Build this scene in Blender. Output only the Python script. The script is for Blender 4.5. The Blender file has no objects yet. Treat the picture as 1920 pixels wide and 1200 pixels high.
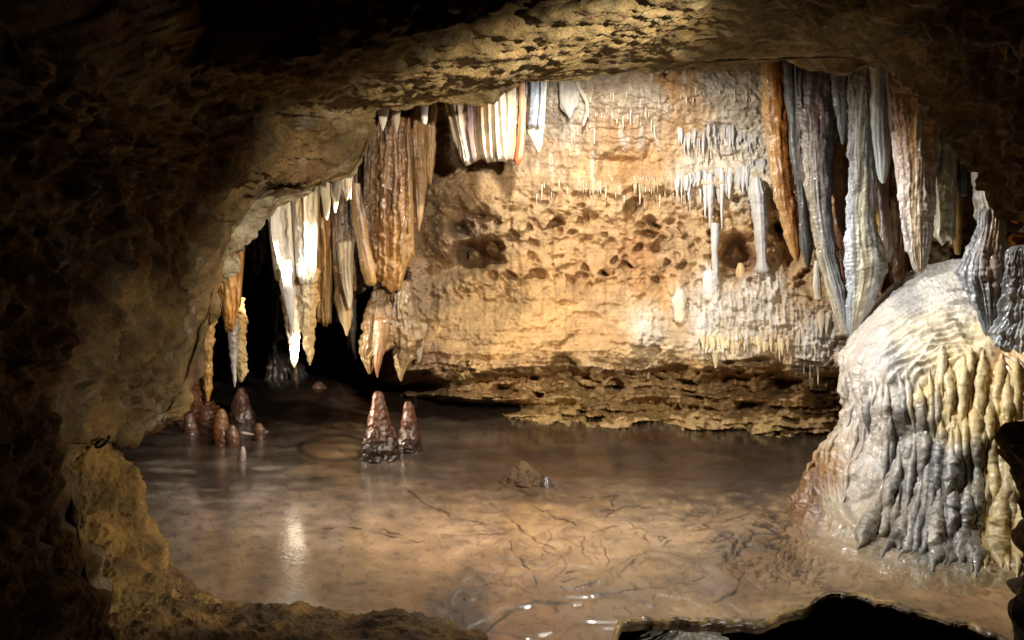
import bpy, math, random
import numpy as np
from mathutils import Vector
random.seed(7); rng = np.random.default_rng(7)
SC = bpy.context.scene
COL = SC.collection
F = 1440.0; HZ = 480.0; CH = 1.3          # focal length in photo pixels, horizon row, eye height

def W(px, py, d):
    px, py, d = np.broadcast_arrays(np.asarray(px, float), np.asarray(py, float), np.asarray(d, float))
    return np.stack([(px-960)/F*d, d, CH-(py-HZ)/F*d], -1)
def fd(py):                                # depth at which the floor (z = 0) lies on a row
    return CH*F/(np.asarray(py, float)-HZ)
def S(h):
    c = np.array([int(h[i:i+2], 16) for i in (0, 2, 4)])/255.0
    return np.where(c <= .04045, c/12.92, ((c+.055)/1.055)**2.4)
def sstep(a, b, x):
    t = np.clip((x-a)/(b-a), 0, 1); return t*t*(3-2*t)

# ------------------------------------------------------------------ noise
_G = rng.normal(size=(256, 3)); _G /= np.linalg.norm(_G, axis=1)[:, None]
def _h(x, y, z, seed):
    h = (x.astype(np.uint32)*np.uint32(374761393)+y.astype(np.uint32)*np.uint32(668265263)
         + z.astype(np.uint32)*np.uint32(3266489917)+np.uint32((seed*144665+977) & 0xffffffff))
    h = (h ^ (h >> np.uint32(13)))*np.uint32(1274126177)
    return h ^ (h >> np.uint32(16))
def pn(x, y, z, seed=0):
    x, y, z = np.broadcast_arrays(np.asarray(x, float), np.asarray(y, float), np.asarray(z, float))
    xi, yi, zi = np.floor(x), np.floor(y), np.floor(z)
    fx, fy, fz = x-xi, y-yi, z-zi
    xi, yi, zi = xi.astype(np.int64), yi.astype(np.int64), zi.astype(np.int64)
    u, v, w = (t*t*t*(t*(t*6-15)+10) for t in (fx, fy, fz))
    out = 0
    for a in (0, 1):
        for b in (0, 1):
            for c in (0, 1):
                g = _G[_h(xi+a, yi+b, zi+c, seed) & np.uint32(255)]
                d = g[..., 0]*(fx-a)+g[..., 1]*(fy-b)+g[..., 2]*(fz-c)
                out = out+d*(u if a else 1-u)*(v if b else 1-v)*(w if c else 1-w)
    return out*1.5
def fbm(P, f, octv=4, seed=0, gain=.5, ridge=False):
    s = 0; a = 1.0
    for o in range(octv):
        n = pn(P[..., 0]*f, P[..., 1]*f, P[..., 2]*f, seed+o*13)
        s = s+a*((.5-np.abs(n)*1.3) if ridge else n); f *= 2.03; a *= gain
    return s
def worley(P, f, seed=0):
    Q = P*f; I = np.floor(Q).astype(np.int64)
    f1 = np.full(P.shape[:-1], 9.); f2 = f1.copy(); cid = np.zeros(P.shape[:-1])
    for a in (-1, 0, 1):
        for b in (-1, 0, 1):
            for c in (-1, 0, 1):
                h = _h(I[..., 0]+a, I[..., 1]+b, I[..., 2]+c, seed)
                jx = (h & np.uint32(1023))/1023.; jy = ((h >> np.uint32(10)) & np.uint32(1023))/1023.
                jz = ((h >> np.uint32(20)) & np.uint32(1023))/1023.
                d = np.sqrt((I[..., 0]+a+jx-Q[..., 0])**2+(I[..., 1]+b+jy-Q[..., 1])**2+(I[..., 2]+c+jz-Q[..., 2])**2)
                m = d < f1
                f2 = np.where(m, f1, np.minimum(f2, d)); cid = np.where(m, ((h*np.uint32(2654435761)) >> np.uint32(8)) % 1000/1000., cid)
                f1 = np.minimum(f1, d)
    return f1, f2, cid

# ------------------------------------------------------------------ mesh building
def link_mesh(name, V, quads, col, mat, parent=None, origin=None):
    V = np.asarray(V, float).reshape(-1, 3); col = np.asarray(col, float); col = col.reshape(-1, col.shape[-1])
    if col.shape[1] == 3: col = np.concatenate([col, np.ones((len(col), 1))], 1)
    if origin is None:
        origin = np.array([V[:, 0].mean(), V[:, 1].mean(), V[:, 2].min()])
    if parent is not None:
        origin = np.array(parent.location)
    L = V-origin
    me = bpy.data.meshes.new(name)
    q = np.asarray(quads, np.int32)
    me.vertices.add(len(L)); me.vertices.foreach_set('co', L.astype(np.float32).ravel())
    me.loops.add(q.size); me.loops.foreach_set('vertex_index', q.ravel())
    me.polygons.add(len(q)); me.polygons.foreach_set('loop_start', np.arange(0, q.size, 4, dtype=np.int32))
    me.polygons.foreach_set('use_smooth', np.ones(len(q), bool))
    me.update(calc_edges=True); me.validate()
    at = me.color_attributes.new('Col', 'FLOAT_COLOR', 'POINT')
    at.data.foreach_set('color', np.clip(col, 0, 1).astype(np.float32).ravel())
    me.materials.append(mat)
    o = bpy.data.objects.new(name, me); COL.objects.link(o)
    if parent is None: o.location = origin
    else: o.parent = parent
    return o
def quads_of(M, N, closed=False):
    i = np.arange(M*N).reshape(M, N)
    if closed: i = np.concatenate([i, i[:, :1]], 1)
    return np.stack([i[:-1, :-1], i[:-1, 1:], i[1:, 1:], i[1:, :-1]], -1).reshape(-1, 4)
def cr(A, t, closed=False):
    A = np.asarray(A, float); K = len(A); t = np.asarray(t, float)
    i = np.floor(t).astype(int)
    if not closed: i = np.clip(i, 0, K-2)
    f = (t-i).reshape((-1,)+(1,)*(A.ndim-1))
    ix = (lambda j: A[j % K]) if closed else (lambda j: A[np.clip(j, 0, K-1)])
    p0, p1, p2, p3 = ix(i-1), ix(i), ix(i+1), ix(i+2)
    return .5*(2*p1+(p2-p0)*f+(2*p0-5*p1+4*p2-p3)*f*f+(3*p1-p0-3*p2+p3)*f**3)
def segt(counts):
    return np.concatenate([i+np.arange(c)/c for i, c in enumerate(counts)]+[[len(counts)]])
def normals(V, closed=False, toward=(0, 0, CH)):
    du = np.gradient(V, axis=1) if not closed else (np.roll(V, -1, 1)-np.roll(V, 1, 1))
    dv = np.gradient(V, axis=0)
    n = np.cross(dv, du); n /= np.linalg.norm(n, axis=-1, keepdims=True)+1e-9
    s = np.sign(np.mean(np.sum(n*(np.array(toward)-V), -1)))
    return n*s
def idw(px, py, pts, warp=22, power=3.2, seed=5):
    wx = px+warp*pn(px/55, py/55, 0.3, seed)+warp*.5*pn(px/17, py/17, 0.7, seed+1)
    wy = py+warp*pn(px/55, py/55, 5.3, seed+2)+warp*.5*pn(px/17, py/17, 4.7, seed+3)
    s = 0; acc = 0
    for x, y, h in pts:
        w = 1/(((wx-x)**2+(wy-y)**2+150)**(power/2)); s = s+w; acc = acc+w[..., None]*S(h)
    return acc/s[..., None]
def tag(o, label=None, cat=None, group=None, kind=None):
    if label: o['label'] = label
    if cat: o['category'] = cat
    if group: o['group'] = group
    if kind: o['kind'] = kind
    return o

# ------------------------------------------------------------------ materials
def make_mat(name, rough=(.6, .9), var=(.75, 1.2), vscale=9, bump=((14, .5, .02), (60, .4, .006)), coat=0, coat_rough=.1, spec=.4, sss=0, stretch=None, spark=0, wet=False):
    m = bpy.data.materials.new(name); m.use_nodes = True
    nt = m.node_tree; nd = nt.nodes; lk = nt.links
    b = nd['Principled BSDF']
    at = nd.new('ShaderNodeAttribute'); at.attribute_name = 'Col'
    geo = nd.new('ShaderNodeTexCoord'); mp = nd.new('ShaderNodeMapping')
    lk.new(geo.outputs['Object'], mp.inputs['Vector'])
    if stretch: mp.inputs['Scale'].default_value = stretch
    n1 = nd.new('ShaderNodeTexNoise'); n1.inputs['Scale'].default_value = vscale; n1.inputs['Detail'].default_value = 9
    n1.inputs['Roughness'].default_value = .65
    lk.new(mp.outputs[0], n1.inputs['Vector'])
    mr = nd.new('ShaderNodeMapRange'); mr.inputs['From Min'].default_value = .3; mr.inputs['From Max'].default_value = .7
    mr.inputs['To Min'].default_value = var[0]; mr.inputs['To Max'].default_value = var[1]
    lk.new(n1.outputs['Fac'], mr.inputs['Value'])
    mx = nd.new('ShaderNodeMix'); mx.data_type = 'RGBA'; mx.blend_type = 'MULTIPLY'; mx.inputs['Factor'].default_value = 1
    lk.new(at.outputs['Color'], mx.inputs['A']); lk.new(mr.outputs[0], mx.inputs['B'])
    lk.new(mx.outputs['Result'], b.inputs['Base Color'])
    rr = nd.new('ShaderNodeMapRange'); rr.inputs['From Min'].default_value = .35; rr.inputs['From Max'].default_value = .65
    rr.inputs['To Min'].default_value = rough[0]; rr.inputs['To Max'].default_value = rough[1]
    n2 = nd.new('ShaderNodeTexNoise'); n2.inputs['Scale'].default_value = vscale*.6; n2.inputs['Detail'].default_value = 6
    lk.new(mp.outputs[0], n2.inputs['Vector'])
    lk.new(n2.outputs['Fac'], rr.inputs['Value']); lk.new(rr.outputs[0], b.inputs['Roughness'])
    b.inputs['Specular IOR Level'].default_value = spec
    prev = None
    for sc, st, di in bump:
        t = nd.new('ShaderNodeTexNoise'); t.inputs['Scale'].default_value = sc; t.inputs['Detail'].default_value = 8; t.inputs['Roughness'].default_value = .6
        lk.new(mp.outputs[0], t.inputs['Vector'])
        bp = nd.new('ShaderNodeBump'); bp.inputs['Strength'].default_value = st; bp.inputs['Distance'].default_value = di
        lk.new(t.outputs['Fac'], bp.inputs['Height'])
        if prev: lk.new(prev.outputs[0], bp.inputs['Normal'])
        prev = bp
    if prev: lk.new(prev.outputs[0], b.inputs['Normal'])
    if wet:
        wm = nd.new('ShaderNodeMath'); wm.operation = 'MULTIPLY'; wm.inputs[1].default_value = coat
        lk.new(at.outputs['Alpha'], wm.inputs[0]); lk.new(wm.outputs[0], b.inputs['Coat Weight'])
    b.inputs['Coat Weight'].default_value = coat; b.inputs['Coat Roughness'].default_value = coat_rough
    if coat and prev:
        if spark:
            t = nd.new('ShaderNodeTexVoronoi'); t.inputs['Scale'].default_value = spark
            lk.new(geo.outputs['Object'], t.inputs['Vector'])
            bp = nd.new('ShaderNodeBump'); bp.inputs['Strength'].default_value = .55; bp.inputs['Distance'].default_value = .012
            lk.new(t.outputs['Distance'], bp.inputs['Height']); lk.new(prev.outputs[0], bp.inputs['Normal'])
            prev = bp
        lk.new(prev.outputs[0], b.inputs['Coat Normal'])
    if sss:
        b.inputs['Subsurface Weight'].default_value = sss; b.inputs['Subsurface Radius'].default_value = (.03, .02, .012)
        b.inputs['Subsurface Scale'].default_value = .5
    return m
M_ROCK = make_mat('rough limestone', (.7, .95), (.4, 1.4), 9, ((11, .8, .05), (42, 1, .025), (140, .9, .006)))
M_WALL = make_mat('ochre cave wall', (.6, .9), (.62, 1.22), 9, ((13, .6, .03), (50, .8, .014), (150, .7, .005)))
M_DRIP = make_mat('wet flowstone', (.3, .6), (.42, 1.22), 15, ((22, .45, .012), (90, .4, .004)), coat=.9, coat_rough=.09, spec=.5, stretch=(1, 1, .16), spark=70)
M_DRY = make_mat('dry white calcite', (.55, .85), (.85, 1.1), 14, ((26, .5, .012), (110, .45, .004)), stretch=(1, 1, .4))
M_BROWN = make_mat('wet brown stalagmite', (.25, .5), (.75, 1.2), 16, ((26, .5, .012), (80, .3, .004)), coat=.7, coat_rough=.1, spark=40)
M_MOUND = make_mat('wet flowstone mound', (.3, .55), (.8, 1.12), 9, ((20, .4, .014), (80, .35, .004)), coat=.9, coat_rough=.09, spec=.5, spark=60)
M_FLOOR = make_mat('wet flowstone floor', (.4, .7), (.5, 1.3), 6, ((9, .05, .01), (46, .30, .003), (160, .14, .0012)), coat=1, coat_rough=.05, spec=.45, wet=True)
M_MUD = make_mat('cave mud', (.75, .95), (.6, 1.25), 9, ((14, .7, .04), (60, .7, .014), (170, .5, .004)))

# ------------------------------------------------------------------ rock shell: passage the camera stands in, opening on the chamber
E = [(700,205,4.3),(770,190,4.25),(860,173,4.2),(950,153,4.1),(1040,149,4.0),(1130,135,3.95),(1230,123,3.9),(1340,115,3.8),
     (1450,111,3.7),(1560,108,3.6),(1668,108,3.5),(1690,155,3.45),(1740,185,3.35),(1790,232,3.3),(1828,247,3.25),(1838,300,3.2),
     (1858,340,3.15),(1890,376,3.1),(1936,362,3.0),(2020,500,2.8),(2040,700,2.6),(2000,850,2.4),(1972,940,2.3),(1940,1050,2.2),
     (1922,1140,2.1),(1908,1230,2.0),(1700,1420,1.6),(1200,1480,1.5),(600,1480,1.5),(260,1380,1.7),(185,1200,2.0),(160,1080,2.1),
     (138,960,2.2),(118,845,2.4),(200,828,3.2),(300,790,3.9),(345,720,4.1),(382,620,4.2),(398,555,4.25),(425,450,4.3),
     (445,405,4.3),(520,355,4.35),(600,343,4.4),(660,322,4.4),(690,262,4.35)]
F1 = [(420,150,3.2),(560,128,3.0),(690,108,2.9),(810,78,2.8),(950,55,2.7),(1060,40,2.6),(1180,10,2.5),(1290,-15,2.4),
      (1420,-25,2.4),(1540,-20,2.45),(1635,20,2.6),(1690,60,2.6),(1745,75,2.4),(1800,140,2.4),(1850,190,2.4),(1900,240,2.3),
      (1930,300,2.2),(1970,350,2.1),(2010,380,2.1),(2080,500,2.0),(2090,700,1.9),(2050,850,1.8),(2010,960,1.75),(1985,1060,1.7),
      (1960,1160,1.65),(1950,1300,1.5),(1800,1550,1.2),(1250,1700,1.1),(550,1700,1.1),(150,1500,1.2),(60,1230,1.5),(40,1090,1.6),
      (25,960,1.7),(20,850,1.8),(70,770,2.1),(120,700,2.4),(160,630,2.5),(195,560,2.6),(220,480,2.7),(250,410,2.8),
      (268,352,2.85),(285,325,2.9),(298,295,2.95),(310,262,3.0),(340,215,3.05)]
E = np.array(E, float); F1 = np.array(F1, float); NE = len(E)
B1 = E.copy(); cen = np.array([1000., 620.])
dirn = (E[:, :2]-cen); dirn /= np.linalg.norm(dirn, axis=1)[:, None]
B1[:, :2] += dirn*14; B1[:, 2] += .14
for i, p in {35: (318,790,4.6), 36: (360,720,4.7), 37: (392,625,4.8), 38: (402,560,4.85), 39: (408,500,5.0), 40: (455,448,5.0), 41: (545,372,5.0), 42: (612,338,4.9)}.items(): B1[i] = p
B1[35] = (210,822,3.35); B1[36] = (312,786,4.1); B1[37:39, 2] = E[37:39, 2]+.15; B1[37] = (352,716,4.3)
B2 = B1.copy(); B2[:, :2] += dirn*60; B2[:, 2] += 1.0
B2[35:38, 2] = B1[35:38, 2]+.3; B2[35:38, 0] -= 60
B3 = B2.copy(); B3[:, :2] += dirn*160; B3[:, 2] += 2.2
roofp = (np.arange(NE) < 19) | (np.arange(NE) > 40)      # behind the lip the chamber roof rises steeply, then runs level
B2[roofp, 2] = B1[roofp, 2]+.28; B3[roofp, 2] = B1[roofp, 2]+2.6
for B, rise in ((B2, .42), (B3, .5)):
    zt = CH-(E[roofp, 1]-HZ)/F*E[roofp, 2]+rise
    B[roofp, 1] = HZ-(zt-CH)*F/B[roofp, 2]; B[roofp, 0] = E[roofp, 0]+dirn[roofp, 0]*20
low = (np.arange(NE) >= 21) & (np.arange(NE) <= 33)
for B, k in ((B1, .12), (B2, .3), (B3, .5)):
    B[low, 2] = E[low, 2]+k; B[low, :2] = E[low, :2]+dirn[low]*k*260
F2 = F1.copy(); d2 = (F1[:, :2]-cen); d2 /= np.linalg.norm(d2, axis=1)[:, None]
F2[:, :2] += d2*300; F2[:, 2] = F1[:, 2]*.62
topf = (np.arange(NE) < 11)                              # nearer the camera the roof steps up
F2[topf, 0] = F1[topf, 0]+d2[topf, 0]*120; F2[topf, 1] = F1[topf, 1]-230; F2[topf, 2] = F1[topf, 2]*.93
Em = E*.93+F1*.07
wE = [W(*r.T) for r in (B3, B2, B1, E, Em, F1, F2)]
ang = np.arctan2(wE[6][:, 2]-1.1, wE[6][:, 0])
r3 = np.stack([1.55*np.cos(ang), np.full(NE, .15), 1.1+1.5*np.sin(ang)], -1)
r4 = np.stack([1.6*np.cos(ang), np.full(NE, -1.6), 1.1+1.5*np.sin(ang)], -1)
r5 = np.stack([.1*np.cos(ang), np.full(NE, -2.0), 1.1+.1*np.sin(ang)], -1)
ctrl = np.stack(wE+[r3, r4, r5])
tv = segt([14, 26, 34, 14, 120, 70, 26, 8, 6])
UPS = 26
tu = np.arange(NE*UPS)/UPS
V = cr(ctrl, tv); V = np.swapaxes(cr(np.swapaxes(V, 0, 1), tu, True), 0, 1)
N_ = normals(V, True)
edge = np.exp(-((tv-3.4)/.75)**4)[:, None]
big = fbm(V, 1.6, 3, 1); rid = fbm(V*np.array([1, 1, 1.5]), 4.2, 5, 3, .55, True)
f1, f2, cid = worley(V+.12*np.stack([pn(V[..., 0]*4, V[..., 1]*4, V[..., 2]*4, k) for k in (70, 71, 72)], -1), 3.6, 9)
fine = fbm(V, 17, 3, 21, .6, True)
U2 = np.broadcast_to(tu[None], V.shape[:2])
ceil_band = (((U2 < 11) | (U2 > 44.5)) & (tv[:, None] > 2.6) & (tv[:, None] < 5.15))
# the ceiling slab is scraped in long thin flakes, the side walls are pitted
flk = fbm(V*np.array([.55, 2.2, 2.0]), 7, 4, 33, .6, True)
g1, g2, gid = worley(V+.03*np.stack([pn(V[..., 0]*9, V[..., 1]*9, V[..., 2]*9, k) for k in (170, 171, 172)], -1), 11, 109)
disp = .11*big+.05*(rid-.2)+.10*(cid-.5)*sstep(0, .22, f2-f1)+.03*fine+.03*(.45-g1)+.03*(gid-.5)*sstep(0,.2,g2-g1)+.016*fbm(V, 34, 2, 28, .6)
disp = np.where(ceil_band, .03*big+.03*(rid-.2)+-.02*(cid-.5)+.055*flk+.012*fbm(V*np.array([.6, 1.6, 1.6]), 30, 2, 29, .6, True), disp)
disp = (disp-.02)*(1-.72*edge)*np.clip((V[..., 1]+.1)/1.2, .35, 1)
for it in range(2): disp = (np.roll(disp, 1, 1)+2*disp+np.roll(disp, -1, 1))/4
V = V+N_*disp[..., None]
pxx = V[..., 0]/np.maximum(V[..., 1], .3)*F+960; pyy = HZ-(V[..., 2]-CH)/np.maximum(V[..., 1], .3)*F
t = np.clip(.5+.9*fbm(V, 2.2, 4, 44), 0, 1)[..., None]
colr = S('8a6f43')*(1-t)+S('5c4a2c')*t
t2 = sstep(.25, .6, fbm(V, 5, 4, 51))[..., None]; colr = colr*(1-t2*.5)+S('96907c')*t2*.5
t3 = sstep(.3, .6, fbm(V, 3.3, 4, 57))[..., None]; colr = colr*(1-t3*.6)+S('5a3620')*t3*.6
cb = ((U2 < 11) | (U2 > 44.5)).astype(float)[..., None]
colr = colr*(1-cb*.45)+S('a08a5c')*cb*.45
wh = (np.exp(-((tv-2.3)/.5)**2)[:, None]*(((U2 > 38.5) & (U2 < 43.5)))*np.clip(.7+fbm(V, 6, 3, 60), 0, 1))[..., None]
colr = colr*(1-wh)+S('cfc3a2')*wh  # lit underside strip behind the lip, paled in the colour
def cut(name, u0, u1, label):
    cols_ = [k % (NE*UPS) for k in range(int(u0*UPS), int(u1*UPS)+1)]
    v = V[:, cols_]; o = link_mesh(name, v, quads_of(*v.shape[:2]), colr[:, cols_], M_ROCK)
    return tag(o, label, None, None, 'structure')
cut('cave_ceiling', 40, 45+18, 'tan limestone ceiling slab with scraped underside above the chamber')
cut('cave_wall', 30, 40, 'dark pitted limestone wall closing off the passage beside the fallen ceiling block')
cut('cave_wall', 18, 30, 'dark rock edge beside the big wet flowstone mound')

# ------------------------------------------------------------------ back wall of the chamber
def bil(px, py, xs, ys, T):
    T = np.asarray(T, float)
    ix = np.clip(np.searchsorted(xs, px)-1, 0, len(xs)-2); iy = np.clip(np.searchsorted(ys, py)-1, 0, len(ys)-2)
    xs = np.asarray(xs, float); ys = np.asarray(ys, float)
    fx = np.clip((px-xs[ix])/(xs[ix+1]-xs[ix]), 0, 1); fy = np.clip((py-ys[iy])/(ys[iy+1]-ys[iy]), 0, 1)
    fx = fx*fx*(3-2*fx)
    return (T[iy, ix]*(1-fx)+T[iy, ix+1]*fx)*(1-fy)+(T[iy+1, ix]*(1-fx)+T[iy+1, ix+1]*fx)*fy
gx = np.concatenate([np.arange(700, 1620, 1.75), np.arange(1620, 2200, 6)]); gy = np.concatenate([np.arange(-160, 100, 8), np.arange(100, 900, 1.75)])
px, py = np.meshgrid(gx, gy)
xs = [700, 770, 850, 930, 1050, 1200, 1350, 1500, 1650, 2200]
ys = [-160, 110, 200, 235, 300, 345, 420, 520, 600, 660, 690, 712, 730, 745, 760, 782, 800, 822, 840, 900]
off = np.array([1.6, .38, .16, .16, .08, 0, -.08, -.2, -.35, -.9])
prof = [5.3, 5.7, 5.78, 5.9, 5.95, 5.86, 6.0, 5.92, 5.84, 5.72, 5.74, 6.16, 6.16, 5.96, 6.16, 5.98, 5.84, 5.78, 5.8, 5.9]
T = np.array(prof)[:, None]+off[None]
bot = np.array([0,0,0,0,0,0,0,0,0,0,0,0,0,0,1,1,1,1,1,1.])
for k in range(14, 20):
    T[k, 0] = 8.2; T[k, 1] = 7.6; T[k, 2] = 7.2; T[k, 3] += (.55 if k == 14 else .1)
for k in (12, 13): T[k, 2] += .1; T[k, 1] += .5
T[11, 1] += .35; T[12, 1] += .6
D = bil(px+14*pn(px/60, py/30, 0, 3), py+9*pn(px/90, py/40, 1.5, 4), xs, ys, T)
# floor contact follows the ledge rim
Q = np.stack([(px-960)/F*6, D*0, CH-(py-HZ)/F*6], -1)      # wall coordinates in metres
D = D-.13*fbm(Q, .9, 3, 11)
lowz = sstep(655, 705, py+25*pn(px/80, py/80, 0, 90))
lay = Q[..., 2]*23+1.6*pn(Q[..., 0]*1.4, Q[..., 2]*1.2, 0, 14)+.5*pn(Q[..., 0]*6, Q[..., 2]*5, 0, 15)
li = np.floor(lay); lf = lay-li
stra = pn(Q[..., 0]*2.4, li*7.77, 0, 17)+.6*pn(Q[..., 0]*8, li*3.31, 2, 18)+.35*pn(Q[..., 0]*21, li*5.31, Q[..., 2]*9, 16)
stra = stra+.25*(1-lf)
D = D-(.22*lowz+.012*sstep(560, 650, py))*(stra-.1)
f1, f2, cid = worley(Q*np.array([1, 1, 1.6])+.06*np.stack([pn(Q[..., 0]*7, 0, Q[..., 2]*7, k) for k in (75, 76, 77)], -1), 7.5, 19)
D = D-.12*lowz*(cid-.5)*sstep(.02, .12, f2-f1)
f1b, f2b, cidb = worley(Q*np.array([1, 1, 2.0])+.2*np.stack([pn(Q[..., 0]*3, 0, Q[..., 2]*3, k) for k in (85, 86, 87)], -1), 3.2, 24)
D = D+.5*lowz*sstep(.6, .8, cidb)*np.clip(1-f1b/.6, 0, 1)**.7*sstep(790, 750, py)
# pits in a belt
belt = sstep(330, 390, py)*sstep(560, 500, py)*(.25+.75*sstep(820, 900, px))*(.35+.65*sstep(1640, 1540, px))
Qp = Q*np.array([1, 1, 1.15])+.05*np.stack([pn(Q[..., 0]*6, 0, Q[..., 2]*6, k) for k in (35, 36, 37)], -1)
f1, f2, cid = worley(Qp, 5.5, 29)
D = D+.32*belt*sstep(.6, .85, cid)*np.clip(1-f1/.46, 0, 1)**.8-.075*belt*sstep(.6, .1, cid)*sstep(.65, .1, f1)
f1, f2, cid = worley(Qp, 11, 31)
D = D+.19*(belt+.25*sstep(600, 690, py))*sstep(.45, .75, cid)*np.clip(1-f1/.5, 0, 1)**.8-.035*(belt+.2)*sstep(.5, .1, cid)*sstep(.6, .1, f1)
f1, f2, cid = worley(Qp*np.array([1,1,.8]), 21, 32)
up = sstep(360, 300, py)
D = D+.03*(belt+.3)*sstep(.6, .8, cid)*sstep(.5, .2, f1)-.018*up*sstep(.6, .1, cid)*sstep(.6, .1, f1)
def dent(x, y, rx, ry, dep, sh=2.0, rot=0):
    c, s = math.cos(rot), math.sin(rot)
    wx = px+7*pn(px/25, py/25, 0, 200)-x; wy = py+7*pn(px/25, py/25, 3, 201)-y
    q = ((wx*c+wy*s)/rx)**2+((-wx*s+wy*c)/ry)**2
    return dep*np.exp(-q**sh)
D = D+dent(890,480,36,26,1.0,1.3)+dent(838,505,30,22,.35,1)+dent(862,428,16,12,.4,1)+dent(870,430,24,16,.14)+dent(868,405,40,10,.08,2,.5)+dent(915,420,22,30,.06)
D = D+dent(1160,312,46,30,.09,3,-.5)-dent(1165,280,55,18,.07,2)+dent(1180,262,52,5,.05,2,.05)+dent(1218,282,6,24,.07,2,.4)
D = D+dent(1380,478,24,32,.8,1.3)+dent(1480,470,18,40,.18)+dent(1345,712,26,24,.3)+dent(1470,725,30,22,.34)+dent(1255,700,34,16,.28)+dent(1060,690,26,20,.24)+dent(950,735,30,12,.2)
D = D+dent(1230,655,10,9,.1)-dent(1405,715,34,30,.07,3)-dent(1005,692,40,16,.06,3)
D = D+dent(905,562,60,30,.1)+dent(830,540,40,40,.12)+dent(800,480,26,60,.1)
# ledge lip rows from which the straws hang
for yy, am in ((182, .05), (228, .05), (300, .05), (352, .07)):
    wy = py-yy-30*pn(px/110, 0, yy*.1, 8)-10*pn(px/30, 0, yy*.1, 7)
    D = D-am*sstep(-26, 0, wy)*sstep(5, 0, wy)*sstep(980, 1080, px)*sstep(1450, 1400, px)*(.5+.8*pn(px/40, 0, yy, 9))
for yy, am in ((405, .05), (448, .07), (515, .06), (560, .045), (606, .05), (640, .06)):
    wy = py-yy-34*pn(px/130, 0, yy*.1, 8)-12*pn(px/28, 0, yy*.1, 7)
    D = D-am*sstep(-40, -2, wy)*sstep(7, 0, wy)*sstep(820, 900, px)*sstep(1640, 1580, px)*np.clip(.45+1.5*pn(px/45, 0, yy, 9), 0, 1.4)
D = D-.03*fbm(Q, 6, 4, 61, .6, True)-.03*up*fbm(Q*np.array([1, 1, 1.6]), 3.2, 4, 63, .6, True)-.012*fbm(Q*np.array([1, 1, 1.5]), 26, 3, 62, .6)
ero = sstep(540, 600, py)*sstep(700, 650, py)
D = D-.02*ero*pn(Q[..., 0]*5, 0, Q[..., 2]*26, 65)
rough_l = sstep(960, 860, px)*sstep(300, 340, py)*sstep(600, 540, py)
D = D-.05*rough_l*fbm(Q, 9, 4, 66, .6, True)
# calcite coating runs down under the two white columns
coat_m = np.clip(dent(1330,590,38,62,1,1.5)+dent(1430,580,66,60,1,1.5)+dent(1520,650,34,60,1,1.5)+dent(1215,610,30,40,.8,1.5)+dent(1275,570,18,34,1,2)+dent(1370,645,74,22,1,2)+dent(1330,520,18,26,1,2)+dent(1425,535,36,26,1,2), 0, 1)
coat_m = coat_m*np.clip(.75+.9*pn(px/9, py/45, 0, 210)+.5*pn(px/5, py/12, 0, 211), 0, 1)
D = D-.05*coat_m-.03*coat_m*np.abs(pn(px/7, py/60, 0, 212))*2
V = W(px, py, D); WGX, WGY, WD_ = gx, gy, D
def wd(x, y): return float(WD_[min(np.searchsorted(WGY, y), len(WGY)-1), min(np.searchsorted(WGX, x), len(WGX)-1)])
pts = [(840,360,'9a7b50'),(880,420,'97795a'),(900,560,'b58d50'),(830,620,'c79e62'),(960,640,'c69a58'),(1060,600,'cc9f60'),(1000,520,'bc9152'),(900,350,'a98552'),
       (960,400,'b3905c'),(1080,430,'bd935a'),(1200,470,'a8763a'),(1080,330,'bd9a66'),(1200,390,'bf9a66'),(1030,290,'b09068'),(1160,240,'9a6e38'),(1160,210,'b3a088'),(1060,220,'ada08e'),
       (1060,170,'aa9c86'),(1260,160,'b88648'),(1300,230,'b78a50'),(1360,160,'b8ac98'),(1390,130,'bba27c'),(1210,180,'b3a68e'),(1340,250,'d0c6b0'),(1300,300,'d2c8b4'),(1390,280,'d6cfc0'),
       (1400,330,'cfc4ae'),(1330,420,'c8a672'),(1450,420,'c09858'),(1290,440,'b18e60'),(1400,480,'b38450'),(1210,530,'ad7f42'),(1110,520,'b4864a'),(1330,590,'d2c8ba'),(1430,580,'c8b492'),(1250,570,'c49c62'),
       (1500,560,'c29a60'),(1530,640,'d4ccc0'),(1370,640,'ccba98'),(1210,610,'cdbd9e'),(1130,640,'b99058'),(1450,650,'bc9866'),(1000,690,'b88c52'),(850,710,'b8945c'),(1100,700,'b59562'),(1300,700,'ac8648'),
       (1400,715,'a37a3a'),(1500,720,'ae864a'),(1100,740,'b2915a'),(1300,750,'b08e58'),(1500,770,'ab884c'),(1050,775,'b89552'),(1250,790,'b59252'),(1450,800,'b09352'),(800,680,'8e6640'),(780,560,'8c6e4a'),
       (1700,300,'6b5028'),(1700,600,'5b4326'),(1000,240,'a0917e'),(1240,300,'b98e54'),(1180,320,'b08448')]
col = idw(px, py, pts)
col = col*.84+.16*S('cdbfae')
seep = sstep(.1, .5, pn(px/11+.6*pn(px/60, py/60, 0, 221), py/150, 0, 220))[..., None]*.38*sstep(120, 200, py)[..., None]*sstep(660, 560, py)[..., None]; col = col*(1-seep)+S('6e4a22')*seep
bed = sstep(.05, .5, pn(px/190, py/8+.6*pn(px/120, py/60, 0, 223), 0, 222))[..., None]*.28; col = col*(1-bed)+S('7a5830')*bed
pale = sstep(.1, .5, pn(px/13, py/60, 3, 224))[..., None]*.5*sstep(900, 1050, px)[..., None]*sstep(420, 300, py)[..., None]; col = col*(1-pale)+S('d8d0c4')*pale
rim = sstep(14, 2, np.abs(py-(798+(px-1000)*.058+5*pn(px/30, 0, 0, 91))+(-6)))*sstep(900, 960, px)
rim = sstep(-4, 6, py-(792+(px-980)*.06+5*pn(px/28, 0, 0, 91)))*sstep(900, 960, px)
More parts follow.
